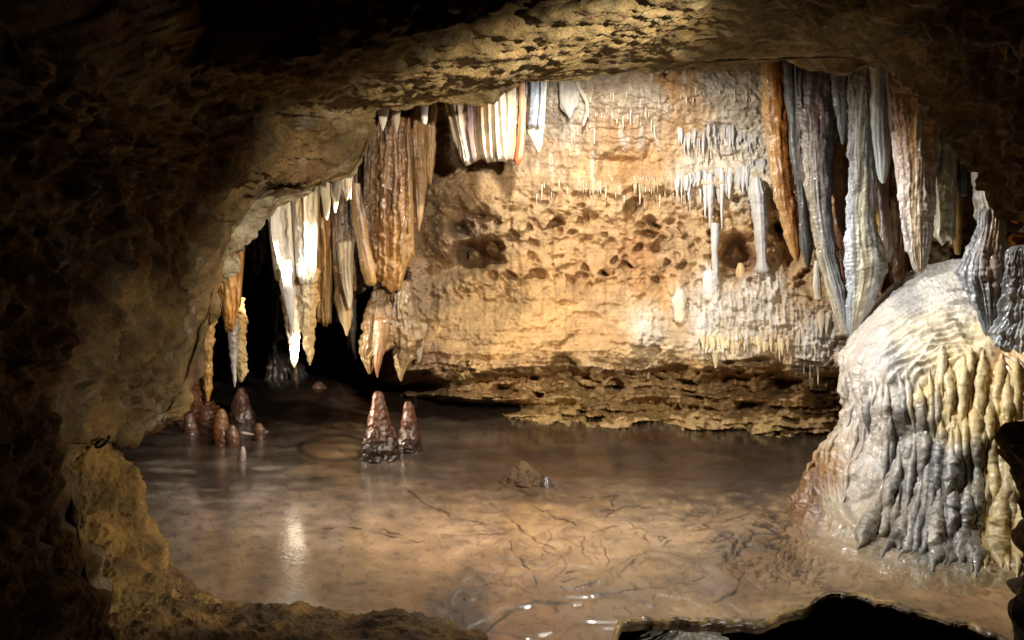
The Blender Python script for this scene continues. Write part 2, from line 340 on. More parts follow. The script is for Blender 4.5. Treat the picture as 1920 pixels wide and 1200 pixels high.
col = col*(1-rim[..., None]*.85)+S('37322c')*rim[..., None]*.85
cm = (coat_m*.85)[..., None]; col = col*(1-cm)+S('dcd8d2')*cm
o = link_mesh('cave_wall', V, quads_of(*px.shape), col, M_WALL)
tag(o, 'ochre back wall of the chamber, pitted above and broken into thin ledges below', None, None, 'structure')

# alcove behind the stalactites, far wall and roof
ctrl = np.array([[W(x, y, d) for x, y, d in row] for row in [
    [(150,150,5.5),(420,120,6.5),(620,120,6.6),(800,150,6.2),(900,150,6.0)],
    [(150,330,6.5),(420,330,7.4),(620,330,7.6),(800,330,7.2),(900,330,6.6)],
    [(150,480,6.6),(420,480,8.4),(620,480,8.6),(800,480,8.0),(900,480,7.0)],
    [(150,640,6.4),(420,640,8.8),(620,640,9.0),(800,640,8.6),(900,640,7.6)],
    [(150,760,6.2),(420,760,8.6),(620,750,8.8),(800,760,8.4),(900,760,7.8)]]])
V = cr(ctrl, segt([40]*4)); V = np.swapaxes(cr(np.swapaxes(V, 0, 1), segt([60]*4)), 0, 1)
V = V+normals(V)*(.25*fbm(V, 1.4, 5, 5, .55)+.05*fbm(V, 5, 3, 6, .5, True))[..., None]
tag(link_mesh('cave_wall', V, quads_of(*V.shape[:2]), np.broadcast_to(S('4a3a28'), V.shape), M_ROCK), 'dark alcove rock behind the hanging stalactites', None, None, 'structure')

# ------------------------------------------------------------------ floor with a hole, rim, water below
hole = np.array([(1128,1330),(1148,1215),(1158,1180),(1180,1162),(1240,1158),(1300,1166),(1370,1168),(1440,1163),(1500,1142),(1550,1119),(1600,1116),(1660,1131),(1720,1150),(1790,1168),(1850,1184),(1895,1215),(1990,1330)], float)
def dens(P, k):
    t = np.linspace(0, len(P)-1, k); return cr(P, t)
hd = dens(hole, 340)
nn = np.stack([pn(hd[:, 0]/45, hd[:, 1]/45, k, 5)*7+1.5*pn(hd[:, 0]/11, hd[:, 1]/11, k, 6) for k in (0, 4)], -1)
hd = hd+nn
def sdist(px, py, P, closed=True):
    best = np.full(px.shape, 1e9); ins = np.zeros(px.shape, bool)
    n = len(P)
    for i in range(n if closed else n-1):
        a = P[i]; b = P[(i+1) % n]; d = b-a; L = d@d+1e-9
        t = np.clip(((px-a[0])*d[0]+(py-a[1])*d[1])/L, 0, 1)
        best = np.minimum(best, (px-a[0]-t*d[0])**2+(py-a[1]-t*d[1])**2)
        if closed:
            cond = ((a[1] > py) != (b[1] > py)) & (px < (b[0]-a[0])*(py-a[1])/(b[1]-a[1]+1e-12)+a[0])
            ins ^= cond
    best = np.sqrt(best)
    return np.where(ins, -best, best) if closed else best
gx = np.concatenate([np.arange(-300, 180, 12), np.arange(180, 1900, 2.2), np.arange(1900, 2300, 12)])
gy = np.concatenate([np.arange(676, 760, 1.5), np.arange(760, 1206, 1.9), np.arange(1206, 1420, 8)])
px, py = np.meshgrid(gx, gy)
d = fd(py); V = W(px, py, d)
P2 = V.copy(); P2[..., 2] = 0
z = .0035*fbm(P2, .9, 2, 2)+.0012*fbm(P2, 4, 3, 3)
def hill(x, y, rx, ry, h, sh=1.0):
    return h*np.exp(-(((px-x)/rx)**2+((py-y)/ry)**2)**sh)
# rear slope below the alcove, low rimmed disc, mud lumps
z = z+hill(570,735,95,32,.10)+hill(640,790,80,22,.03)+hill(330,800,60,22,.05)+hill(628,842,62,20,.035,2.5)+hill(1400,1005,70,34,.05,1)
z = z-hill(1230,868,330,30,.02,2)
cracks = [[(750,905),(790,940),(850,970),(920,985),(960,1000),(955,1030),(1000,1075),(1010,1110)],
          [(890,930),(930,950),(970,985),(1000,1010),(1040,1030),(1065,1060),(1050,1075)],
          [(990,950),(1060,975),(1110,1000),(1150,985)],[(1095,1000),(1090,1035),(1115,1060)],[(1125,1015),(1142,1050),(1130,1075)],
          [(700,985),(780,1015),(870,1005),(950,1000)],[(910,895),(1000,930),(1120,960),(1200,945)],
          [(1200,950),(1290,960),(1350,1015),(1310,1040),(1320,1080),(1250,1100),(1100,1115)],
          [(1060,1078),(1110,1062)],[(1055,1092),(1120,1072)],[(1075,1105),(1120,1090)],[(560,1000),(640,985),(760,1010)],[(1010,900),(1080,935),(1160,930)],
          [(1360,1020),(1400,1060),(1380,1110),(1340,1130)],[(1150,1085),(1200,1040),(1260,1015)]]
cw = px+5*pn(px/22, py/14, 0, 301)+2*pn(px/8, py/6, 0, 303); cy = py+4*pn(px/22, py/14, 4, 302)+1.6*pn(px/8, py/6, 2, 304)
cr_d = np.full(px.shape, 1e9)
for c in cracks: cr_d = np.minimum(cr_d, sdist(cw, cy*1.0, np.array(c, float), False))
fine_c = sstep(.05, .012, np.abs(pn(cw/52+.8*pn(px/60, py/40, 3, 330), cy/26, 0, 331)))*sstep(-.05, .25, pn(px/90, py/60, 0, 332))*sstep(840, 920, px)*sstep(1420, 1330, px)*sstep(890, 930, py)*sstep(1125, 1090, py)
crk = np.clip(np.exp(-(cr_d/1.3)**2)*(.55+.5*sstep(-.15, .25, pn(px/40, py/30, 0, 305)))+.7*fine_c, 0, 1)*(.4+.6*sstep(-.2, .2, pn(px/40, py/30, 0, 305)))
tn = 2.3*(pn(px/210+.3*pn(px/70, py/40, 0, 351), py/75, 0, 350)+.35*pn(px/70, py/30, 2, 352))
tg = np.hypot(np.gradient(tn, axis=1), np.gradient(tn, axis=0))+1e-4
tzone = sstep(760, 900, px)*sstep(885, 925, py)*sstep(1700, 1560, px)
tl = np.abs((tn % 1)-.5)/tg; tline = sstep(1.5, .4, tl)*tzone*(.15+.85*sstep(-.1, .3, pn(px/60, py/40, 5, 353)))
crk = np.clip(crk+.2*tline*sstep(1110, 1070, py)*sstep(880, 960, px), 0, 1)
# rilled apron that runs off the mound
fan = np.arctan2(py-930, px-1560); fr = np.hypot((px-1560), (py-930)*1.6)
apm = sstep(330, 230, fr)*sstep(1600, 1500, px)*sstep(940, 965, py)
rill = np.abs(pn(fan*9+.4*pn(px/30, py/20, 0, 306), fr/90, 0, 307)+.6*pn(px/26, py/8, 0, 308))
rilld = apm*sstep(.14, .02, rill)
z = z+.004*tzone*sstep(.42, .58, tn % 1)-.003*crk-.006*rilld+.004*apm*np.minimum(rill, .5)
# lower basin in front, edged by a crusted rim
basin = np.array([(880,1240),(905,1192),(955,1148),(1005,1130),(1060,1133),(1095,1118),(1150,1122),(1240,1112),(1260,1150),(1180,1160),(1140,1240)], float)
bd = sdist(cw, cy, basin)
z = z-.002*sstep(4, -8, bd)
streak = .5+.7*pn(px/160+.5*pn(px/200, py/60, 0, 315), py/16, 0, 310)+.4*pn(px/60, py/7, 0, 311)
dkf = 1
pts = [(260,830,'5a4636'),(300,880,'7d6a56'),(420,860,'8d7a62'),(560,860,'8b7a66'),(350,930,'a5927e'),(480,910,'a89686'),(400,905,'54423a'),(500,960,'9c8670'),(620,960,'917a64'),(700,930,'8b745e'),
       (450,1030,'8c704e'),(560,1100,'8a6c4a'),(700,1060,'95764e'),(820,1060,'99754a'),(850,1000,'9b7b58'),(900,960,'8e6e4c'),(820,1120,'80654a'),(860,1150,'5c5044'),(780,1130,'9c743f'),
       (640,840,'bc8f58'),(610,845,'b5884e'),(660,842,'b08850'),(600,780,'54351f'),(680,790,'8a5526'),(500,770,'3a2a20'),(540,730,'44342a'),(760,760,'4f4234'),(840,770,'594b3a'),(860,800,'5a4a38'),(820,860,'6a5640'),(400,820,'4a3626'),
       (930,870,'5c452e'),(1000,830,'33261b'),(1200,850,'35261a'),(1400,860,'33251a'),(1480,850,'2a2018'),(1080,890,'6b4626'),(1250,900,'5a3c24'),(1400,930,'4a3422'),(980,920,'6a5034'),(1100,920,'7a5c38'),  # rear pool: its mirroring of the dark wall is put into the colour
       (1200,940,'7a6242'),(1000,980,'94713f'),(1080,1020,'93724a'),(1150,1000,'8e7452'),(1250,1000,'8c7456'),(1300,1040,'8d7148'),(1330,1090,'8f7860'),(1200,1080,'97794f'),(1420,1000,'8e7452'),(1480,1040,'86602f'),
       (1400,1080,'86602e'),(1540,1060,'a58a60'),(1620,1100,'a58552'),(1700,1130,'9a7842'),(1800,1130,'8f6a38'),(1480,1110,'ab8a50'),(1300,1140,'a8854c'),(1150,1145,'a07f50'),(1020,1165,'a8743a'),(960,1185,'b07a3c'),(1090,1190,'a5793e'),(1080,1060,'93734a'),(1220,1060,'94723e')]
col = idw(px, py, pts, warp=30)
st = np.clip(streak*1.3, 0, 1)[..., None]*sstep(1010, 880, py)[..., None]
col = col*(.55+.5*sstep(880, 1000, py)+.2*sstep(900, 600, px)*sstep(850, 900, py))[..., None]*np.array([1.02, .98, 1.0])*1.12; col = col*(1-.65*st)+S('2a1d15')*st*.65  # rear floor darkened in the colour, as if mirroring the dark roof
pale = (sstep(.1, .5, pn(px/130, py/13, 0, 320)+.3*pn(px/40, py/8, 0, 321))*sstep(640, 480, px)*sstep(850, 880, py)*sstep(1010, 960, py))[..., None]
col = col*(1-.5*pale)+S('b3a698')*pale*.5  # pale sheen of the wet floor, painted in at mid left
dk = np.clip(.75*crk+.7*rilld, 0, 1)[..., None]; col = col*(1-dk)+S('2e1e12')*dk
disc = (sstep(.16, .02, np.abs(np.hypot((px-628)/66, (py-842)/23)-1)))[..., None]; col = col*(1-.7*disc)+S('2c2018')*.7*disc
brim = (sstep(6, 1, np.abs(bd-1))*sstep(1110, 1050, px))[..., None]; col = col*(1-.8*brim)+S('2a2119')*.8*brim
lum = col.mean(-1, keepdims=True); col = (col*.72+lum*.28*np.array([1.12, 1.0, .88]))
wet = np.clip(sstep(900, 620, px+40*pn(px/90, py/40, 0, 340))+sstep(905, 870, py)*sstep(820, 900, px)+.28+.45*pn(px/70, py/22, 3, 341), .08, 1)*sstep(-.2, 0, .1+0)
wet = wet*(1-.75*sstep(1400, 1500, px)*sstep(930, 960, py))
mot = pn(px/24, py/11, 0, 346)+.7*pn(px/9, py/5, 0, 347); mm = sstep(.15, .6, mot)[..., None]*.3*sstep(890, 960, py)[..., None]; col = col*(1-mm)+S('b89a66')*.8*mm; mm = sstep(.15, .6, -mot)[..., None]*.35; col = col*(1-mm)+S('3c2616')*mm
spk = sstep(.55, .75, pn(px/3.1, py/2.2, 0, 345)); col = col*(1-.4*spk[..., None]); dk2 = (np.clip(1.1*crk+.5*rilld, 0, 1)*.8)[..., None]; col = col*(1-dk2)+S('2a180c')*dk2
col = np.concatenate([col, wet[..., None]], -1)
V[..., 2] = z
hs = sdist(px, py, hd[::3])
q = quads_of(*px.shape)
keep = (hs.ravel()[q] > 0).any(1)
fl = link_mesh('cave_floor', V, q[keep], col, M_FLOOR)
tag(fl, 'wet brown flowstone floor with thin cracks and rills', None, None, 'structure')
# rim of the hole
rings = []
ctr = np.array([1500., 1500.]); on = hd-ctr; on /= np.linalg.norm(on, axis=1)[:, None]
for off_, zz in ((10, -.004), (5, .004), (1, .003), (-2, -.003), (-3, -.012), (1, -.026), (9, -.05), (60, -.09), (240, -.10)):
    p = hd+on*off_; v = W(p[:, 0], p[:, 1], fd(p[:, 1])); v[:, 2] = zz; rings.append(v)
V = cr(np.array(rings), segt([3, 4, 5, 4, 4, 5, 6, 6]))
V = V+normals(V)*(.004*fbm(V, 30, 4, 7, .6)*sstep(0, 5, np.arange(V.shape[0]))[:, None])[..., None]
rc = np.broadcast_to(S('a88a54'), V.shape).copy(); k = sstep(9, 15, np.arange(V.shape[0]))[:, None, None]*np.ones(V.shape); rc = rc*(1-k)+S('6a5436')*k; kd = sstep(.05, .4, fbm(V, 9, 4, 71)+.9*(sstep(.25, .75, V[..., 0])-.55))[..., None]*.75; rc = rc*(1-kd)+S('33281c')*kd  # underside shade put into the colour; dark patches to the right are crust
tag(link_mesh('rim_crust', V, quads_of(*V.shape[:2]), np.concatenate([rc, rc[..., :1]*0+.25], -1), M_FLOOR), 'thin tan flowstone crust overhanging the black pool hole', None, None, 'structure')
def flat_sheet(name, x0, x1, y0, y1, z, n, hexc, mat, amp, label):
    X, Y = np.meshgrid(np.linspace(x0, x1, n), np.linspace(y0, y1, n)); P = np.stack([X, Y, X*0+z], -1)
    P[..., 2] += amp*fbm(P, 2, 4, 8)
    return tag(link_mesh(name, P, quads_of(n, n), np.broadcast_to(S(hexc), P.shape), mat), label, None, None, 'structure')
M_WATER = make_mat('still dark water', (.02, .03), (.9, 1.1), 4, ((9, .05, .01),), coat=0, spec=.6)
flat_sheet('pool_water', .2, 3.4, 1.2, 4.4, -.20, 60, '0c0b09', M_WATER, 0, 'black water under the floor crust')
# mud bank before the camera and lit outcrop
ctrl = np.array([[W(x, y, d) for x, y, d in row] for row in [
    [(100,1030,3.5),(330,1075,3.3),(420,1130,3.05),(600,1152,2.95),(760,1160,2.9),(850,1176,2.85),(925,1215,2.75),(1000,1320,2.5)],
    [(90,1015,3.2),(310,1068,3.05),(410,1124,2.85),(600,1147,2.75),(765,1156,2.7),(855,1173,2.65),(935,1212,2.6),(1010,1310,2.4)],
    [(60,1080,2.7),(260,1125,2.6),(400,1165,2.5),(600,1185,2.45),(780,1200,2.4),(900,1222,2.35),(960,1262,2.3),(1020,1350,2.2)],
    [(20,1250,2.1),(220,1280,2.1),(400,1300,2.0),(600,1310,2.0),(800,1320,2.0),(930,1340,2.0),(1000,1390,2.0),(1050,1460,1.95)],
    [(0,1600,1.5),(200,1600,1.5),(400,1600,1.5),(600,1600,1.5),(800,1600,1.5),(930,1600,1.5),(1000,1600,1.5),(1100,1600,1.5)]]])
V = cr(ctrl, segt([24, 60, 40, 12])); V = np.swapaxes(cr(np.swapaxes(V, 0, 1), segt([55]*7)), 0, 1)
V = V+normals(V)*(.03*fbm(V, 3, 3, 25)+.02*fbm(V, 9, 5, 26, .6, True)-.01)[..., None]
t = np.clip(.5+fbm(V, 7, 4, 27), 0, 1)[..., None]
tag(link_mesh('mud_bank', V, quads_of(*V.shape[:2]), S('8c6c3c')*(1-t)+S('55422a')*t, M_MUD), 'crumbly tan mud bank along the near edge of the floor', None, None, 'structure')
ctrl = np.array([[W(x, y, d) for x, y, d in row] for row in [
    [(40,828,2.9),(120,824,3.0),(170,822,3.15),(192,826,3.3),(180,836,3.7)],
    [(40,845,2.75),(130,838,2.85),(180,836,3.0),(206,840,3.2),(190,845,3.7)],
    [(50,890,2.7),(140,890,2.75),(205,888,2.9),(237,884,3.1),(215,890,3.7)],
    [(60,960,2.65),(150,960,2.7),(225,958,2.85),(262,952,3.05),(240,955,3.6)],
    [(70,1030,2.6),(165,1035,2.62),(245,1035,2.78),(290,1030,3.0),(268,1030,3.5)],
    [(80,1100,2.5),(180,1110,2.5),(270,1105,2.65),(325,1085,2.95),(330,1070,3.4)],
    [(90,1200,2.35),(200,1220,2.35),(310,1190,2.5),(400,1140,2.8),(420,1120,3.3)],
    [(100,1350,2.1),(220,1350,2.1),(350,1320,2.2),(480,1250,2.5),(500,1200,3.0)]]])
V = cr(ctrl, segt([20, 30, 34, 34, 34, 34, 20])); V = np.swapaxes(cr(np.swapaxes(V, 0, 1), segt([45, 45, 40, 30])), 0, 1)
f1, f2, cid = worley(V, 7, 39)
V = V+normals(V)*(.05*fbm(V, 3, 3, 45)+.045*fbm(V, 7, 5, 46, .6, True)+.02*(cid-.5)-.02)[..., None]
t = np.clip(.5+fbm(V, 6, 4, 47), 0, 1)[..., None]
rock = link_mesh('rock_outcrop', V, quads_of(*V.shape[:2]), S('a68446')*(1-t)+S('6d5630')*t, M_MUD)
tag(rock, 'lit crumbly tan outcrop rising from the mud below the dark overhang', 'rock')

# ------------------------------------------------------------------ speleothems
def ramp(u, stops):
    if isinstance(stops, str): return np.broadcast_to(S(stops), u.shape+(3,))
    xs_ = [s[0] for s in stops]; cs = np.array([S(s[1]) for s in stops])
    return np.stack([np.interp(u, xs_, cs[:, k]) for k in range(3)], -1)
def smooth1(a, k=3):
    for _ in range(k):
        p = np.concatenate([[2*a[0]-a[1]], a, [2*a[-1]-a[-2]]]); a = (p[:-2]+2*p[1:-1]+p[2:])/4
    return a
_seed = [100]
def drip(name, outline, D, top, bot=None, mat=None, flat=.8, flute=.16, fk=2.2, lump=.1, lk=14, ripple=0, rk=60, label=None, cat='stalactite', group=None, parent=None, dres=1.7, wob=.06, geo=False):
    """A hanging or standing dripstone: outline rows (row, left, right), round in plan, fluted and lumpy."""
    _seed[0] += 7; sd = _seed[0]
    outline = list(outline)
    if outline[0][0] <= 240 or (cat == 'stalactite' and outline[0][1] < 650 and outline[0][0] < 370):
        outline.insert(0, (outline[0][0]-70, outline[0][1], outline[0][2]))      # root in the chamber roof
    o_ = np.array(outline, float); span = abs(o_[-1, 0]-o_[0, 0])
    M = int(max(14, span/dres)); rows = np.linspace(o_[0, 0], o_[-1, 0], M)
    order = np.argsort(o_[:, 0])
    xl = smooth1(np.interp(rows, o_[order, 0], o_[order, 1]), 4); xr = smooth1(np.interp(rows, o_[order, 0], o_[order, 2]), 4)
    Dv = np.interp(np.linspace(0, 1, M), [0, 1], D) if isinstance(D, tuple) else np.full(M, float(D))
    wmax = (xr-xl).max(); N = int(np.clip(wmax*1.5, 14, 220))
    th = np.linspace(0, 2*np.pi, N, endpoint=False)
    cx = ((xl+xr)/2)[:, None]; hw = np.maximum((xr-xl)/2, .6)[:, None]
    sc = (Dv/F)[:, None]
    zz = CH-(rows-HZ)/F*Dv; zz = zz[:, None]*np.ones((1, N))
    c, s = np.cos(th)[None], np.sin(th)[None]
    k1 = fk*np.clip((wmax/60)**.5, .6, 2.2)
    zr = rows[:, None]*sc                                  # metres along the length
    mid_ = np.sin(np.pi*np.linspace(0, 1, M))[:, None]**.5
    cx = cx+mid_*wob*wmax*2*pn(zr*2.4, sd*.37, 0, sd+20); 
    hw = hw*(1+mid_*(.16*pn(zr*6, sd*.71, 0, sd+21)+.10*pn(zr*15, sd*.13, 0, sd+22)))
    wc = .35*pn(zz*3, c*1.5, s*1.5, sd+3)
    fl_ = .62*(.5-np.abs(pn(c*k1+wc, s*k1-wc, zz*1.5, sd))*2.4)+.5*(.4-np.abs(pn(c*k1*2.3+wc, s*k1*2.3, zz*3.2, sd+11))*2)
    lm = 1.3*fbm(np.stack([c*hw*sc+0*zz, s*hw*sc+0*zz, zz], -1), lk, 3, sd+1)
    r = 1+flute*1.15*fl_+lump*lm+ripple*np.sin(zz*rk*2*np.pi/6+4*pn(c*1.2, s*1.2, zz*6, sd+2))*(.6+1.2*pn(c*1.5, s*1.5, zz*9, sd+12))+.018*np.sin(zz*230+5*pn(c*2, s*2, zz*8, sd+13))*(pn(c*2, s*2, zz*5, sd+14) > 0)
    X = (cx+hw*c*r-960)*sc; Y = Dv[:, None]-flat*hw*sc*s*r; X = X*np.ones_like(Y)
    V = np.stack([X, Y, zz], -1)
    cap0 = V[:1].mean(1, keepdims=True); cap1 = V[-1:].mean(1, keepdims=True)
    hgt = (hw[0, 0]*sc[0, 0]*.35, hw[-1, 0]*sc[-1, 0]*.6)
    sg = 1 if o_[-1, 0] > o_[0, 0] else -1
    def capr(base, cap, h, f): v = cap+(base-cap)*f; v[..., 2] += h*math.sqrt(1-f*f); return v
    V = np.concatenate([capr(V[:1], cap0, hgt[0]*sg, .02), capr(V[:1], cap0, hgt[0]*sg, .7), V, capr(V[-1:], cap1, -hgt[1]*sg, .7), capr(V[-1:], cap1, -hgt[1]*sg, .02)])
    u = (.5+.5*c)*np.ones((V.shape[0], 1)); vv = np.linspace(0, 1, V.shape[0])[:, None]*np.ones((1, N))
    uw = u+.10*pn(c*2, s*2, V[..., 2]*1.5, sd+4)+.05*pn(c*6, s*6, V[..., 2]*5, sd+5)
    ct = ramp(uw, top); cb_ = ramp(uw, bot if bot is not None else top)
    m = sstep(.15, .85, vv+.2*pn(c*3, s*3, V[..., 2]*3, sd+6))[..., None]
    col = ct*(1-m)+cb_*m
    st_ = (1+.35*pn(c*7, s*7, V[..., 2]*1.1, sd+8))[..., None]; col = col*st_
    if geo: return V, quads_of(V.shape[0], N, True), col
    ob = link_mesh(name, V, quads_of(V.shape[0], N, True), col, mat or M_DRIP, parent)
    if parent is None: tag(ob, label, cat, group)
    elif label: ob['label'] = label
    return ob
def merge(name, geos, mat, label, cat, group=None, parent=None):
    Vs, Qs, Cs, n = [], [], [], 0
    for v, q, c in geos:
        v = v.reshape(-1, 3); Vs.append(v); Qs.append(q+n); Cs.append(np.broadcast_to(c, v.shape) if c.ndim < 3 else c.reshape(-1, 3)); n += len(v)
    ob = link_mesh(name, np.concatenate(Vs), np.concatenate(Qs), np.concatenate(Cs), mat, parent)
    return tag(ob, label, cat, group) if parent is None else ob
fr_ = random.Random(11)
def fringe(name, x0, x1, topy, hem, D, colr_, label, group=None, n=8, mat=None, wide=(.8, 1.6), cat='drapery'):
    '''A ragged fringe of dripping calcite, icicles of unequal length grown together at the root.'''
    f_ = lambda a: a if isinstance(a, list) else [(0, a), (1, a)]
    gs = []; step = (x1-x0)/n
    for i in range(n):
        u = (i+.5+fr_.uniform(-.4, .4))/n; x = x0+(x1-x0)*u; w = step*fr_.uniform(*wide)*.5
        t0 = np.interp(u, *zip(*f_(topy)))+fr_.uniform(-7, 5); b0 = np.interp(u, *zip(*f_(hem)))
        b0 = t0+(b0-t0)*fr_.uniform(.3, 1.15); h = b0-t0; sh = fr_.uniform(-.25, .25)*w
        o_ = [(t0-6, x-w*.7, x+w*.7), (t0+.12*h, x-w*.95, x+w*.95), (t0+.4*h, x-w*.8+sh, x+w*.8+sh), (t0+.7*h, x-w*.45+sh, x+w*.45+sh), (b0, x-w*.12+sh, x+w*.12+sh)]
        dd = D+fr_.uniform(-.03, .03)
        wt = wd(x, t0); gs.append(drip('', o_, (wt+.015, min(wt, wd(x, b0))-.03), colr_, None, None, .9, .2, lump=.22, lk=22, geo=True, cat='x'))
    return merge(name, gs, mat or M_DRY, label, cat, group)
def curtain(name, xl, xr, topy, boty, D, thick, top, bot=None, mat=None, nf=6, fold=.35, lump=.012, label=None, cat='drapery', group=None, parent=None, edge=.12):
    """A hanging sheet: left/right edges run from top to bottom values, lower hem given as (u, row) points, folded into rounded ribs."""
    _seed[0] += 7; sd = _seed[0]
    f_ = lambda a: a if isinstance(a, list) else [(0, a), (1, a)]
    topy, boty = f_(topy), f_(boty)
    if topy[0][1] <= 240 or (xl[0] < 650 and max(p[1] for p in topy) < 410): topy = [(a, b-70) for a, b in topy]
    wpx = max(xr[0], xr[1])-min(xl[0], xl[1]); hpx = max(p[1] for p in boty)-min(p[1] for p in topy)
    nu = int(np.clip(wpx/1.6, 20, 220)); M = int(max(16, hpx/2.0))
    th = np.linspace(0, 2*np.pi, 2*nu, endpoint=False)
    u = (1-np.cos(th))/2; side = np.sin(th)
    u = np.clip(u*.6+.4*(np.where(th < np.pi, th/np.pi, 2-th/np.pi)), 0, 1)
    v = np.linspace(0, 1, M)[:, None]
    T = np.interp(u, *zip(*topy))[None]
    hj = np.interp(u, *zip(*boty))+.03*hpx*pn(u*nf*1.3, 0, 3, sd+9)
    B = hj[None]
    rows = T+(B-T)*v
    L = xl[0]+(xl[1]-xl[0])*v; R = xr[0]+(xr[1]-xr[0])*v
    uu = u[None]+.05*pn(u[None]*3, v*2.2, 1, sd)*(4*u*(1-u))[None]
    px_ = L+(R-L)*uu
    # rib profile: rounded ribs with tight creases, never quite parallel
    asp = hpx/max(wpx, 1)
    ph = u[None]*nf+.25*pn(u[None]*3, v*asp*1.3, 2, sd+1)
    rib = .75-np.abs(pn(ph*.8, v*asp*.28, 2, sd+2))*1.9+.35*(.5-np.abs(pn(ph*2.1, v*asp*.5, 4, sd+3))*2)
    amp = 1
    prof = np.abs(side)[None]**.5
    taper = np.sqrt(np.clip((1-v)/edge, 0, 1))*np.clip((v)/.02+.3, 0, 1)
    dz = thick*prof*(1-fold+fold*rib*amp)*taper
    sgn = np.where(side >= 0, -1, 1)[None]
    Dv = D+.5*thick*pn(u[None]*2.5, v*1.2, 7, sd+4)+sgn*np.where(sgn < 0, dz, dz*.5)
    V = W(px_, rows, np.broadcast_to(Dv, px_.shape))
    V[..., 1] -= (lump*fbm(V, 16, 3, sd+5)+lump*.5*fbm(V*np.array([1, 1, .5]), 38, 2, sd+6))*prof
    uw = u[None]+.05*pn(u[None]*4, v*2, 3, sd+7)+.02*pn(u[None]*14, v*6, 3, sd+8)
    ct = ramp(uw, top); cb_ = ramp(uw, bot if bot is not None else top)
    m = sstep(.35, .95, v+.25*pn(u[None]*nf, v*2, 9, sd+10))[..., None]
    col = ct*(1-m)+cb_*m
    col = col*(1+.3*pn(u[None]*nf*3, v*2.5, 4, sd+11))[..., None]
    ob = link_mesh(name, V, quads_of(M, 2*nu, True), col, mat or M_DRIP, parent)
    if parent is None: tag(ob, label, cat, group)
    elif label: ob['label'] = label
    return ob

GL = 'stalactites of the near cluster'
# -- left cluster
curtain('drapery', (496,508), (602,598), [(0,400),(.3,362),(1,338)], [(0,455),(.3,510),(.6,490),(1,470)], 5.46, .12, [(0,'a8a294'),(.4,'c4baa2'),(.7,'b09468'),(1,'8c744c')], None, M_DRY, 7, .5, .014, label='dull cream sheet fused behind the two bright white draperies', edge=.1)
WHT = [(0,'b9b3a4'),(.25,'e6e0d2'),(.5,'efe8d8'),(.62,'d8bf88'),(.8,'f0e9d8'),(1,'b5a078')]
curtain('drapery', (492,512), (556,560), [(0,405),(.3,370),(.6,352),(1,350)], [(0,505),(.12,527),(.85,527),(1,515)], 5.4, .13, WHT, [(0,'d9d4c8'),(.5,'f4f1ea'),(1,'e8e2d4')], M_DRY, 3, .45, .014,
        label='broad white drapery with a cut-off hem, the brightest lit, beside the dark alcove', edge=.04)
curtain('drapery', (538,556), (600,592), [(0,348),(1,338)], [(0,515),(.2,533),(.8,533),(1,515)], 5.32, .12, [(0,'d8cfb8'),(.35,'d2b070'),(.6,'e9dfc8'),(1,'a8956c')], [(0,'efe9dc'),(.5,'faf6ec'),(1,'d8c8a4')], M_DRY, 3, .45, .014,
        label='cream drapery with ochre upper streak touching the broad white one', edge=.04)
drip('stalactite', [(500,522,562),(560,527,562),(600,532,562),(650,541,560),(680,546,557),(688,550,554)], (5.46,5.34), [(0,'b8b0a2'),(.5,'e4ddd0'),(1,'d8b078')], [(0,'efe4cc'),(1,'f2e6cc')], M_DRY, .9, .12, lump=.16, lk=22,
     label='long stalactite with a glaring white tip under the broad white drapery', group=GL)
drip('stalactite', [(505,520,552),(540,524,552),(580,536,552),(610,544,551),(622,547,549)], 5.28, 'bdb7b2', 'a9a5a4', M_DRY, .8, .1,
     label='short smooth grey cone in front of the glaring white-tipped stalactite', group=GL)
drip('stalactite', [(505,556,596),(540,557,594),(570,560,592),(620,564,590),(650,568,586),(675,575,584),(685,579,582)], 5.42, [(0,'bcb4ac'),(.6,'c8b690'),(1,'a8824c')], [(0,'b4a488'),(1,'b0925c')], M_DRY, .9, .14, lump=.28, lk=20,
     label='knobbly cream cone hanging just right of the white-tipped stalactite', group=GL)
curtain('drapery', (402,409), (460,452), [(0,492),(1,462)], [(0,560),(.3,622),(.65,622),(1,570)], 5.25, .1, [(0,'b88848'),(.4,'c99a58'),(.8,'a86c2a'),(1,'b88a4a')], [(0,'c09a60'),(.5,'b27830'),(1,'b48244')], None, 3, .4,
        label='honey orange drapery narrowing downward at the edge of the dark alcove')
drip('stalactite', [(600,426,446),(640,427,444),(680,431,444),(715,437,443),(726,439,441)], 5.3, [(0,'a89c90'),(1,'8d8078')], 'b8b2b0', None, .9, .2, lump=.25, lk=26,
     label='thin grey dripping stalactite below the honey orange drapery', group=GL)
drip('stalactite', [(560,444,458),(600,441,460),(640,441,459),(690,443,464),(705,444,462),(714,448,456)], 5.38, 'a8824c', 'c0a878', M_MUD, .9, .1, lump=.45, lk=26,
     label='grainy popcorn-crusted tan stalactite behind the thin grey one', group=GL)
drip('stalactite', [(545,386,404),(580,379,404),(640,379,401),(670,376,397),(700,379,396),(740,385,396),(752,388,392)], 5.15, [(0,'8a6a3c'),(.5,'b08c54'),(1,'b98f50')], [(0,'9c7440'),(1,'b08240')], None, .9, .15, lump=.35, lk=18,
     label='long knobbly tan stalactite nearly touching the brown stalagmite pile', group=GL)
curtain('drapery', (588,592), (628,622), [(0,365),(1,352)], [(0,600),(.5,612),(1,608)], 5.55, .08, [(0,'8a6234'),(.5,'a87c48'),(1,'6d4a26')], [(0,'9b7444'),(1,'a88a5c')], None, 3, .5,
        label='narrow brown drapery with a square hem beside the cream drapery', edge=.03)
